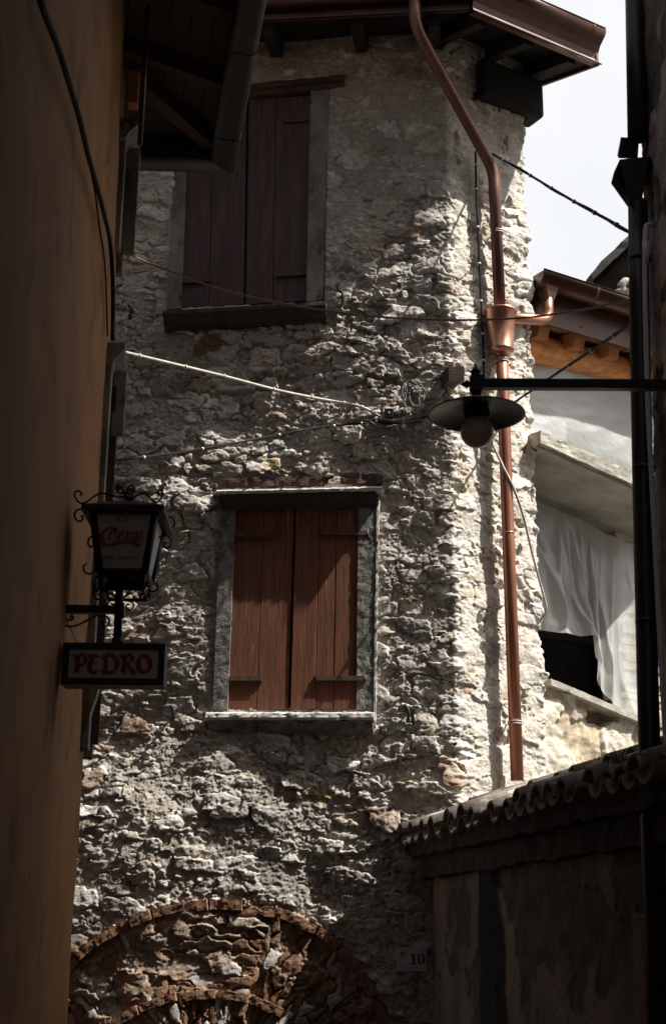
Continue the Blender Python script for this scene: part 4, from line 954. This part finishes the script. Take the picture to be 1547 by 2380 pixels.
mb = MB(); c = Vector((lc.x, LY, axz)); mb.abox(c, (.026, .026, .034))
mb.lathe(c + Vector((0, 0, .030)), [(.024, 0), (.013, .012), (.020, .02), (.024, .026), (.016, .035), (.006, .055), (0, .068)], 12)
mb.lathe(c + Vector((-.022, 0, 0)), [(.020, 0), (.010, .006), (.018, .014), (.020, .018), (.012, .026), (0, .05)], 12, Vector((-1, 0, 0)))
mb.lathe(c + Vector((0, 0, -.035)), [(.026, 0), (.022, .004)], 12)
mb.build('finial', M['iron'], lamp)
axr = 1.43
mb = MB(); ww = .0205
mb.hexa([Vector((c.x + .02, LY - ww, axz - ww)), Vector((axr, LY - ww, axz - ww + .005)), Vector((axr, LY + ww, axz - ww + .005)), Vector((c.x + .02, LY + ww, axz - ww)),
         Vector((c.x + .02, LY - ww, axz + ww)), Vector((axr, LY - ww, axz + ww + .005)), Vector((axr, LY + ww, axz + ww + .005)), Vector((c.x + .02, LY + ww, axz + ww))])
mb.build('arm', M['iron'], lamp, bevel=.003)
mb = MB(); mb.abox((axr + .01, LY, axz), (.012, .06, .11)); mb.build('wall_plate', M['iron'], lamp, bevel=.004)

# ================================================================== 8. LANTERN SIGN
def c1(cx, cy): return (200 + cx / 2.736) / 1.616, (1780 + cy / 2.736) / 1.616
hw = LW.hit(148, 1415, .02); wallp = LW.P(hw[0], hw[1], .02)
YS = wallp.y
def T(cx, cy, Y=None): return PY(*c1(cx, cy), YS if Y is None else Y)
sign = empty('lantern_sign', T(110, 1390, YS), "black wrought-iron lantern above a box sign reading PEDRO, bracketed from the ochre wall", "lantern sign")
u1 = (T(1000, 700) - T(0, 700)).length / 1000       # metres per crop pixel
XC = T(705, 700).x
# lantern cage
YC = YS + .165
def ring4(cyf, hwx, dyf, z): return [Vector((XC - hwx, YC - dyf, z)), Vector((XC + hwx, YC - dyf, z)), Vector((XC + hwx, YC + dyf, z)), Vector((XC - hwx, YC + dyf, z))]
zT = T(705, 345, YC - .15).z; zB = T(690, 1000, YC - .11).z
wT, wB = 330 * u1, 232 * u1
bar = .017
mb = MB()
rt, rb = ring4(0, wT, .150, zT), ring4(0, wB, .105, zB)
for k in range(4):
    mb.tube([rb[k], rt[k]], bar, 4); 
    for rg_ in (rt, rb):
        mb.tube([rg_[k], rg_[(k + 1) % 4]], bar, 4)
r3_ = ring4(0, wB * .92, .098, zB - .075)
for k in range(4): mb.tube([rb[k], r3_[k]], .010, 4); mb.tube([r3_[k], r3_[(k + 1) % 4]], .008, 4)
mb.build('cage', M['iron'], sign)
for k, nm in enumerate(('glass_pane', 'glass_pane', 'glass_pane', 'glass_pane')):
    a, b, c_, d = rb[k], rb[(k + 1) % 4], rt[(k + 1) % 4], rt[k]; cen = (a + b + c_ + d) / 4
    q = [p + (cen - p) * .04 for p in (a, b, c_, d)]; nrm = (b - a).cross(d - a).normalized()
    mb = MB(); mb.prism([p - nrm * .004 for p in q], nrm * .004); pane = mb.build(nm, M['white'], sign)
    if k == 0: front_pane, fn_ = pane, (a, b, c_, d, nrm)
# mapping from crop pixels onto the tilted front pane
a, b, c_, d, nrm = fn_
if nrm.y > 0: nrm = -nrm
def onpane(cx, cy, e=.006):
    v = ray(*c1(cx, cy)); o = a + nrm * e; t = (o - CAM).dot(nrm) / v.dot(nrm); return CAM + v * t
YB = YS - .0
def onbox(cx, cy, e=.0): return T(cx, cy, YB - e)
def stroke(mb, pts, W, fmap, nib=math.radians(35), mn=.35, n=8, thick=.0015, d=(0, 0)):
    P = smoothpath([(p[0] + d[0], p[1] + d[1], 0) for p in pts], n) if len(pts) > 2 else [Vector((p[0] + d[0], p[1] + d[1], 0)) for p in pts]
    L, R = [], []
    for i, p in enumerate(P):
        t = (P[min(i + 1, len(P) - 1)] - P[max(i - 1, 0)]).normalized(); a_ = math.atan2(-t.y, t.x)
        w = W * max(mn, abs(math.sin(a_ - nib))) / 2; nn = Vector((-t.y, t.x, 0)) * w; L.append(p + nn); R.append(p - nn)
    vs = [fmap(q.x, q.y) for q in L] + [fmap(q.x, q.y) for q in R]; k = len(P)
    mb.add(vs, [(i, i + 1, k + i + 1, k + i) for i in range(k - 1)])
def ell(cx, cy, rx, ry, a0, a1, n=12):
    return [(cx + rx * math.cos(math.radians(a0 + (a1 - a0) * i / n)), cy - ry * math.sin(math.radians(a0 + (a1 - a0) * i / n))) for i in range(n + 1)]
LET = [([(190, 1868), (222, 1860), (240, 1868)], 30), ([(236, 1866), (240, 1930), (232, 2015)], 46), ([(232, 2018), (205, 2030)], 26), ([(238, 1874), (285, 1848), (322, 1880), (318, 1925), (285, 1952), (248, 1950)], 40), ([(232, 2052), (272, 2028)], 18),
       ([(350, 1862), (375, 1866), (382, 1900), (368, 1950), (362, 2010)], 42), ([(372, 1872), (410, 1858), (452, 1866)], 26), ([(372, 1936), (410, 1930), (445, 1918)], 22), ([(345, 2010), (380, 2022), (415, 2032), (448, 2008)], 34),
       ([(475, 1880), (515, 1862), (565, 1848), (615, 1866), (645, 1920), (640, 1985), (600, 2025), (545, 2030), (490, 2028)], 46), ([(528, 1870), (532, 1940), (522, 2020)], 36),
       ([(670, 1872), (705, 1862), (722, 1880)], 30), ([(722, 1866), (722, 1940), (710, 2015), (690, 2022)], 44), ([(722, 1872), (765, 1850), (800, 1875), (792, 1915), (740, 1945)], 38), ([(745, 1942), (785, 1990), (812, 2032), (850, 2018)], 44), ([(712, 2056), (745, 2030)], 16),
       (ell(925, 1945, 62, 82, 95, 455, 20), 44)]
# box sign
bz0, bz1 = T(600, 2165, YB).z, T(600, 1742, YB).z; bx0, bx1 = T(95, 1950, YB).x, T(1142, 1950, YB).x; BD = .115
mb = MB(); fz = .035
def bb(x0, x1, y0, y1, z0, z1): mb.hexa([Vector((x0, y0, z0)), Vector((x1, y0, z0)), Vector((x1, y1, z0)), Vector((x0, y1, z0)), Vector((x0, y0, z1)), Vector((x1, y0, z1)), Vector((x1, y1, z1)), Vector((x0, y1, z1))])
bb(bx0, bx1, YB + .012, YB + BD, bz0, bz1)
fw = .026
bb(bx0 - .002, bx1 + .002, YB - .006, YB + .0115, bz1 - fw, bz1 + .002); bb(bx0 - .002, bx1 + .002, YB - .006, YB + .0115, bz0 - .002, bz0 + fw * 1.05)
bb(bx0 - .002, bx0 + fw, YB - .0055, YB + .0115, bz0 + fw * 1.05 + .0005, bz1 - fw - .0005); bb(bx1 - fw, bx1 + .002, YB - .0055, YB + .0115, bz0 + fw * 1.05 + .0005, bz1 - fw - .0005)
mb.build('sign_box', M['iron'], sign, bevel=.002)
mb = MB(); bb(bx0 + fw, bx1 - fw, YB + .004, YB + .0118, bz0 + fw, bz1 - fw); sp_ = mb.build('sign_panel', M['white'], sign)
mb = MB()
for pts, w in LET: stroke(mb, pts, w * 1.0, lambda x, y: T(x, y, YB + .0022), d=(16, 17))
mb.build('lettering_shadow', M['blackink'], sp_)
mb = MB()
for pts, w in LET: stroke(mb, pts, w * 1.0, lambda x, y: T(x, y, YB + .0010))
mb.build('lettering', M['redink'], sp_)
# front pane lettering
mb = MB(); stroke(mb, [(632, 600), (628, 566), (590, 556), (540, 572), (500, 620), (496, 680), (530, 724), (590, 728), (680, 712), (760, 698), (830, 706), (884, 742)], 56, onpane, nib=math.radians(20), mn=.42)
for k, (pts, w) in enumerate([([(590, 590), (585, 640), (578, 680)], 22), ([(588, 612), (608, 592), (632, 596)], 17), ([(640, 596), (638, 630), (655, 648), (672, 640)], 17), ([(688, 596), (680, 640), (668, 690), (640, 700), (615, 690)], 19),
                    ([(735, 600), (712, 594), (700, 612), (716, 632), (732, 652), (716, 672), (694, 664)], 17), ([(775, 574), (764, 630), (758, 672), (776, 676)], 19), ([(745, 602), (795, 600)], 14),
                    ([(832, 606), (808, 604), (792, 636), (800, 668), (824, 660)], 19), ([(838, 600), (832, 640), (834, 680)], 19), ([(868, 582), (860, 640), (858, 684)], 23), ([(905, 582), (898, 640), (894, 690)], 23)]):
    stroke(mb, pts, w, lambda x, y: onpane(x, y, .0075), nib=math.radians(20), mn=.75)
mb.build('lettering', M['redink'], front_pane)
mb = MB(); stroke(mb, [(440, 418), (640, 418), (662, 440), (685, 478), (712, 488), (742, 478), (765, 440), (790, 418), (975, 414)], 16, onpane, mn=.9, n=3); mb.build('emblem_line', M['greyink'], front_pane)
mb = MB(); stroke(mb, [(710, 392), (712, 432)], 36, lambda x, y: onpane(x, y, .0078), mn=1); mb.build('emblem', M['redink'], front_pane)
def text(txt, p, q, size, mat, parent, off=.0, bold=.0):
    cu = bpy.data.curves.new('t', 'FONT'); cu.body = txt; cu.size = 1; cu.offset = bold; cu.resolution_u = 3; cu.space_character = 1.05
    o = bpy.data.objects.new('t', cu); C.objects.link(o); bpy.context.view_layer.update()
    me = bpy.data.meshes.new_from_object(o.evaluated_get(bpy.context.evaluated_depsgraph_get())); bpy.data.objects.remove(o)
    xs = [v.co.x for v in me.vertices]; w = max(xs) - min(xs); x0 = min(xs); ex = (q - p); k = ex.length / w; ex.normalize(); upv = Vector((0, 0, 1)); upv = (upv - ex * upv.dot(ex)).normalized()
    for v in me.vertices: v.co = p + ex * (v.co.x - x0) * k + upv * v.co.y * size
    me.materials.clear(); me.materials.append(mat); r = bpy.data.objects.new('lettering', me); return link(r, parent)
for t_, xa, xb, sz in (("B", 520, 545, 58), ("IRRA", 548, 645, 44), ("S", 672, 695, 58), ("PECIALE", 698, 862, 44)):
    text(t_, onpane(xa, 876), onpane(xb, 876), sz * u1, M['blueink'], front_pane, bold=.012)
# roof of lantern: flared, scalloped edge
zr = T(705, 312, YC - .2).z; zap = zr + .075
mb = MB(); n = 48
def sq_ring(hx, hy, z, wav=0):
    r = []
    for k in range(n):
        t = k / n * 4; e = int(t); f = t - e; c = [(-1, -1), (1, -1), (1, 1), (-1, 1)]; x = c[e][0] + (c[(e + 1) % 4][0] - c[e][0]) * f; y = c[e][1] + (c[(e + 1) % 4][1] - c[e][1]) * f
        r.append(Vector((XC + x * hx, YC + y * hy, z + wav * math.sin(k / n * 2 * math.pi * 24))))
    return r
wR = 425 * u1
mb.loft([sq_ring(wR, .20, zr - .025, .003), sq_ring(wR, .20, zr), sq_ring(wR * .5, .10, zr + .045), sq_ring(.02, .02, zap), sq_ring(.02, .02, zap + .02)], True); mb.build('lantern_roof', M['iron'], sign)
mb = MB(); mb.loft([sq_ring(wT * .98, .145, zT), sq_ring(wR * .97, .19, zr - .012)], True); mb.build('lantern_eave', M['iron'], sign)
# post, bracket arm, foot
mb = MB(); YP = YC - .03
mb.tube([T(688, 1000, YP), T(660, 1740, YP)], 44 * u1, 16); mb.tube([T(682, 1330, YP), T(680, 1480, YP)], 54 * u1, 16)
mb.tube([T(664, 1690, YP), T(660, 1745, YP)], 62 * u1, 16); mb.build('post', M['iron'], sign)
mb = MB()
av = LW.P(hw[0], 0, 0); aL = T(108, 1388, YP); aR = T(640, 1398, YP); aL.x = av.x - .03
mb.hexa([Vector((aL.x, YP - .02, aL.z - 44 * u1)), Vector((aR.x, YP - .02, aR.z - 40 * u1)), Vector((aR.x, YP + .02, aR.z - 40 * u1)), Vector((aL.x, YP + .02, aL.z - 44 * u1)),
         Vector((aL.x, YP - .02, aL.z + 40 * u1)), Vector((aR.x, YP - .02, aR.z + 36 * u1)), Vector((aR.x, YP + .02, aR.z + 36 * u1)), Vector((aL.x, YP + .02, aL.z + 40 * u1))])
mb.build('bracket_arm', M['iron'], sign, bevel=.003)
def scroll(mb, pts, Y, r=11):
    mb.tube(smoothpath([T(x, y, Y) for x, y in pts], 5), r * u1, 8)
def spir(cx, cy, r0, a0, turns, cw=1, n=14, shrink=.25):
    return [(cx + r0 * (1 - (1 - shrink) * i / n) * math.cos(math.radians(a0) + cw * turns * 2 * math.pi * i / n), cy - r0 * (1 - (1 - shrink) * i / n) * math.sin(math.radians(a0) + cw * turns * 2 * math.pi * i / n)) for i in range(n + 1)]
mb = PM('top_scroll', M['iron'], sign); Yf = YC - .17
scroll(mb, [(725, 240), (640, 232), (560, 205), (490, 200), (430, 225), (340, 290), (280, 298), (235, 255), (222, 205), (250, 175), (285, 185), (295, 212), (278, 218)], Yf)
scroll(mb, [(745, 250), (820, 240), (900, 205), (955, 210), (1010, 260), (1050, 292), (1095, 270), (1128, 215), (1115, 165), (1085, 172), (1070, 205), (1095, 210)], Yf)
scroll(mb, spir(690, 170, 42, 160, -1.35) , Yf, 10); scroll(mb, [(735, 250), (730, 190), (705, 135), (668, 125), (650, 150), (665, 180)], Yf, 10)
scroll(mb, [(745, 245), (755, 180), (780, 130), (815, 120), (838, 150), (820, 180)], Yf, 10); scroll(mb, spir(800, 190, 42, 20, 1.35), Yf, 10)
pass
mb = PM('side_scroll', M['iron'], sign)
scroll(mb, [(310, 365), (260, 365), (225, 400), (228, 455), (265, 488), (300, 470), (305, 435), (280, 432)], Yf)
scroll(mb, [(1180, 470), (1195, 440), (1230, 455), (1250, 500), (1230, 545), (1195, 550), (1190, 515), (1215, 508)], YC + .15)
scroll(mb, [(400, 640), (370, 665), (360, 720), (385, 752), (405, 735)], YC); scroll(mb, [(1085, 660), (1120, 630), (1175, 635), (1215, 685), (1205, 740), (1165, 760), (1130, 735), (1145, 705), (1170, 712)], YC)
scroll(mb, [(340, 925), (312, 950), (325, 1005), (375, 1028), (425, 1005), (440, 950)], YC - .08); scroll(mb, [(1000, 990), (975, 1040), (965, 1120), (985, 1185), (1030, 1208), (1075, 1180), (1070, 1135), (1055, 1125)], YC + .03)
scroll(mb, [(460, 1045), (425, 1080), (420, 1150), (450, 1200), (480, 1180)], YC - .05); scroll(mb, [(450, 1120), (415, 1150), (420, 1210), (460, 1200), (500, 1150)], YC + .05)
pass
mb = PM('foot_scroll', M['iron'], sign)
for sx in (-1, 1):
    for (x0, y0, Y) in ((230, 1170, YP), (150, 1150, YP + .06), (100, 1165, YP - .05)):
        scroll(mb, [(690 + sx * 35, 1270), (690 + sx * (35 + x0 * .45), 1215), (690 + sx * x0, y0)], Y, 8)
    scroll(mb, [(690 + sx * 235, 1160), (690 + sx * 275, 1200), (690 + sx * 268, 1265), (690 + sx * 228, 1290), (690 + sx * 200, 1262), (690 + sx * 215, 1232), (690 + sx * 235, 1238)], YP, 10)
    scroll(mb, [(690 + sx * 50, 1290), (690 + sx * 95, 1300), (690 + sx * 138, 1340), (690 + sx * 120, 1390), (690 + sx * 75, 1392), (690 + sx * 62, 1352), (690 + sx * 95, 1335)], YP, 10)
pass
mb = PM('arm_scroll', M['iron'], sign); scroll(mb, [(195, 1495), (178, 1480), (185, 1455), (205, 1465), (198, 1500), (160, 1505), (115, 1480), (100, 1510), (130, 1555), (190, 1568), (270, 1545), (390, 1485), (470, 1452), (540, 1460), (575, 1500), (565, 1555), (520, 1570), (495, 1540), (520, 1520)], YP, 11)
scroll(mb, [(130, 1470), (165, 1560), (245, 1735)], YP, 5); pass

# ================================================================== 9. HOUSE NUMBER
pq_ = [FR.hit(*p, .05) for p in ((919, 2258), (991, 2258), (991, 2202), (922, 2202))]
plate = empty('house_number', FR.P(*qpt(pq_, .5, .5), .05), "small white enamel house number plate with blue 10 beside the arch", "number plate")
MB().quad(FR, pq_, .0, .062).build('plate', M['plate'], plate, bevel=.003)
def onplate(x, y): s_, z_ = FR.hit(x, y, .0640); return FR.P(s_, z_, .0640)
mb = MB()
stroke(mb, [(960, 2216), (960, 2241)], 6.5, onplate, mn=1); stroke(mb, [(955, 2220), (960, 2216)], 2.5, onplate, mn=1); stroke(mb, [(953, 2241), (967, 2241)], 2.4, onplate, mn=1)
stroke(mb, ell(978, 2228.5, 6.2, 11.5, 90, 450, 20), 6.5, onplate, nib=math.radians(0), mn=.35); mb.build('lettering', M['blueink'], plate)
mb = MB(); stroke(mb, ell(935, 2217, 3.6, 4.6, 90, 450, 12), 3.4, onplate, mn=.8); mb.build('emblem', M['redink'], plate)
mb = MB(); stroke(mb, [(929, 2212), (929, 2223), (935, 2227), (944, 2227)], 1.0, onplate, mn=1); stroke(mb, [(952, 2249), (986, 2250)], 1.6, onplate, mn=1); mb.build('small_print', M['greyink'], plate)

# ================================================================== 10. CABLES
def cable(name, pts, r, mat, label, cat='cable', ties=0, group=None, seg=8, twist=False):
    P = smoothpath(pts, seg); mb = MB(); mb.tube(P, r, 8)
    if twist:
        Q = []
        for i, p in enumerate(P): Q.append(p + Vector((0, .2, 1)).normalized() * (r * 1.1 * math.sin(i * .33)) + Vector((0, 1, 0)) * r * 1.1 * math.cos(i * .33))
        mb.tube(Q, r * .5, 6)
    o = mb.build(name, mat); tag(o, label, cat, group)
    if ties:
        mb = PM('clip', M['tie'] if mat is not M['cable_dark'] else M['conduit'], o)
        for k in range(ties):
            i = int((k + .6) / (ties + .2) * (len(P) - 2)); d = (P[i + 1] - P[i]).normalized(); mb.tube([P[i] - d * .007, P[i] + d * .007], r * 1.55, 8)
    return o
YW = 7.95
def F(x, y, off=.07): return FR.W(x, y, off)
def seq(pts):   # [(x,y,Y)] with Y given or None (interpolated)
    n = len(pts); ks = [i for i in range(n) if pts[i][2] is not None]; r = []
    for i, (x, y, Y) in enumerate(pts):
        if Y is None:
            a = max(k for k in ks if k < i); b = min(k for k in ks if k > i); t = (x - pts[a][0]) / (pts[b][0] - pts[a][0]); Y = pts[a][2] + (pts[b][2] - pts[a][2]) * t
        r.append(PY(x, y, Y))
    return r
cable('overhead_cable', seq([(283, 578, 7.9), (330, 605, None), (400, 632, None), (500, 668, None), (600, 694, None), (720, 716, None), (850, 734, None), (1000, 743, None), (1130, 743, None), (1240, 736, None), (1350, 720, None), (1475, 695, 6.1)]), .006, M['cable_tan'], "thin tan cable sagging across the whole alley below the upper window")
cable('overhead_cable', seq([(275, 815, 7.9), (400, 845, None), (520, 874, None), (650, 908, None), (760, 930, FR.W(760, 930, .10).y)]) + [F(830, 943, .10), F(862, 956, .08), F(890, 971, .08), F(920, 976, .07), F(955, 968, .08), F(985, 940, .06)], .0105, M['cable_pale'], "thick pale cable running from the left house down to the small junction box", ties=12)
cable('overhead_cable', seq([(258, 1070, 7.9), (360, 1060, None), (470, 1043, None), (600, 1020, None), (720, 996, None), (790, 988, FR.W(790, 988, .09).y)]) + [F(840, 984, .09), F(862, 976, .08), F(900, 984, .07), F(950, 981, .07), F(1000, 966, .08), F(1050, 967, .10)], .007, M['cable_dark'], "dark twisted cable crossing just above the lower window", ties=8, twist=True)
c_a = RT.W(1143, 358, .06)
cable('overhead_cable', [c_a] + seq([(1145, 360, c_a.y), (1215, 398, None), (1280, 437, None), (1350, 478, None), (1410, 510, None), (1470, 545, 6.15)])[1:], .0095, M['cable_dark'], "black twisted cable against the sky from the stone house to the right edge", ties=6, twist=True)
c_b = RT.W(1196, 934, .03)
cable('overhead_cable', [c_b] + seq([(1196, 934, c_b.y), (1260, 890, None), (1330, 843, None), (1400, 797, None), (1475, 745, 6.1)])[1:], .009, M['cable_dark'], "black cable rising past the log beam to the dark pipe", ties=5)
cable('wall_cable', [RT.W(1104, 352, .04), RT.W(1106, 440, .05), RT.W(1111, 560, .05), RT.W(1117, 700, .05), RT.W(1122, 800, .045), RT.W(1124, 900, .04)], .008, M['cable_dark'], "black cable clipped straight down the sunny stone face beside the copper pipe", ties=7)
cable('wall_cable', [RT.W(1124, 985, .07), RT.W(1143, 1030, .09), RT.W(1165, 1078, .13), RT.W(1192, 1133, .17), RT.W(1214, 1195, .16), RT.W(1232, 1270, .12), RT.W(1250, 1340, .08), RT.W(1265, 1395, .07), RT.W(1268, 1420, .05), RT.W(1256, 1440, .0)], .010, M['cable_pale'], "pale flexible cable curving from under the street lamp over the copper pipe")
# tangled coil of spare cable
mb = MB(); rnd = random.Random(3)
for k in range(5):
    cx, cy = 962 + rnd.uniform(-9, 9), 922 + rnd.uniform(-10, 10); rx, ry = rnd.uniform(10, 24), rnd.uniform(22, 40); ph = rnd.uniform(0, 6); pts = []
    for i in range(15):
        a_ = ph + i / 14 * 2 * math.pi * 1.0; x = rx * math.cos(a_); y = ry * math.sin(a_); pts.append(F(cx + x * .8 + y * .35, cy + y * .9 - x * .5, .10 + .015 * math.sin(a_ * 2 + k)))
    mb.tube(smoothpath(pts, 3), .0042, 6)
for pts in ([(1028, 862), (1005, 882), (985, 905), (965, 925), (945, 940), (935, 955)], [(1030, 868), (1012, 890), (990, 903), (960, 905), (938, 925), (942, 955), (955, 968)], [(1020, 880), (1008, 905), (1010, 930)], [(1015, 925), (990, 945), (970, 960), (940, 975)], [(860, 955), (880, 948), (905, 955), (930, 965)], [(858, 978), (880, 990), (915, 990), (950, 980), (1000, 972)], [(955, 962), (1000, 965), (1050, 963)]):
    mb.tube(smoothpath([F(x, y, .09) for x, y in pts], 4), .0042, 6)
coil = mb.build('cable_coil', M['cable_grey']); tag(coil, "tangled coil of thin spare cables hanging below the timber stub", "cable coil")
jb = empty('junction_box', F(903, 962, .05), "small black cable junction box on the stone wall beside the tangled coil", "junction box")
q = [FR.hit(*p, .09) for p in ((893, 972), (914, 972), (914, 951), (893, 951))]
MB().quad(FR, q, .02, .11).build('case', M['cable_dark'], jb, bevel=.004); mb = MB(); s_, z_ = qpt(q, .5, .5); mb.lathe(FR.P(s_, z_, .11), [(.006, 0), (.006, .003), (0, .004)], 8, FR.n); mb.build('screw', M['tie'], jb)
# cables on the plaster wall
def Lw(x, y, off=.035): return LW.W(x, y, off)
cable('wall_cable', [Lw(85, -60), Lw(97, 10), Lw(135, 110), Lw(160, 190), Lw(185, 275), Lw(205, 360), Lw(225, 430), Lw(243, 500), Lw(256, 560), Lw(262, 640, .05), Lw(263, 720, .05), Lw(262, 790, .06)], .012, M['cable_dark'], "thick black cable hanging diagonally down the ochre wall", seg=5)
cable('wall_cable', [Lw(212, 400, .02), Lw(222, 450, .02), Lw(232, 530, .02), Lw(243, 600, .02), Lw(248, 700, .02), Lw(250, 780, .02)], .005, M['cable_dark'], "thin black cable beside the thick one near the corner of the ochre wall", seg=5)
cable('wall_cable', [Lw(252, 810, .015), Lw(243, 950, .015), Lw(232, 1120, .015), Lw(222, 1330, .015), Lw(214, 1500, .015)], .005, M['cable_dark'], "thin cable running down the ochre wall behind the lantern", seg=5)
ins = empty('cable_anchor', PY(284, 572, 7.85), "small iron anchor with looped wire where the tan cable starts", "cable anchor")
mb = MB(); mb.tube([PY(262, 568, 7.8), PY(300, 572, 7.9)], .010, 8); mb.tube([PY(228, 549, 7.6), PY(268, 551, 7.7)], .006, 6); mb.build('bar', M['rust'], ins)
mb = MB(); mb.tube(smoothpath([PY(x, y, 7.88) for x, y in ((283, 575), (276, 590), (285, 604), (300, 598), (303, 580), (292, 565), (280, 572), (278, 585), (292, 592), (305, 590))], 4), .0045, 6); mb.build('wire_loop', M['cable_tan'], ins)
pn = empty('iron_pin', F(250, 1692, .03), "short black iron pin sticking out of the stone beside the ochre house corner", "iron pin")
mb = MB(); hp = hmean(*FR.hit(255, 1692, .1)) + .05; mb.tube([F(236, 1692, hp), F(268, 1692, hp + .02)], .007, 6); mb.tube([F(268, 1686, hp + .02), F(266, 1712, hp + .02)], .006, 6); mb.build('pin', M['iron'], pn)

# ================================================================== 11. GROUND
mb = MB(); g = 200
mb.add([(-g, -g, -.30), (g, -g, -.30), (g, g, -.30), (-g, g, -.30)], [(0, 1, 2, 3)]); gr = mb.build('ground', M['ground']); gr['kind'] = 'structure'
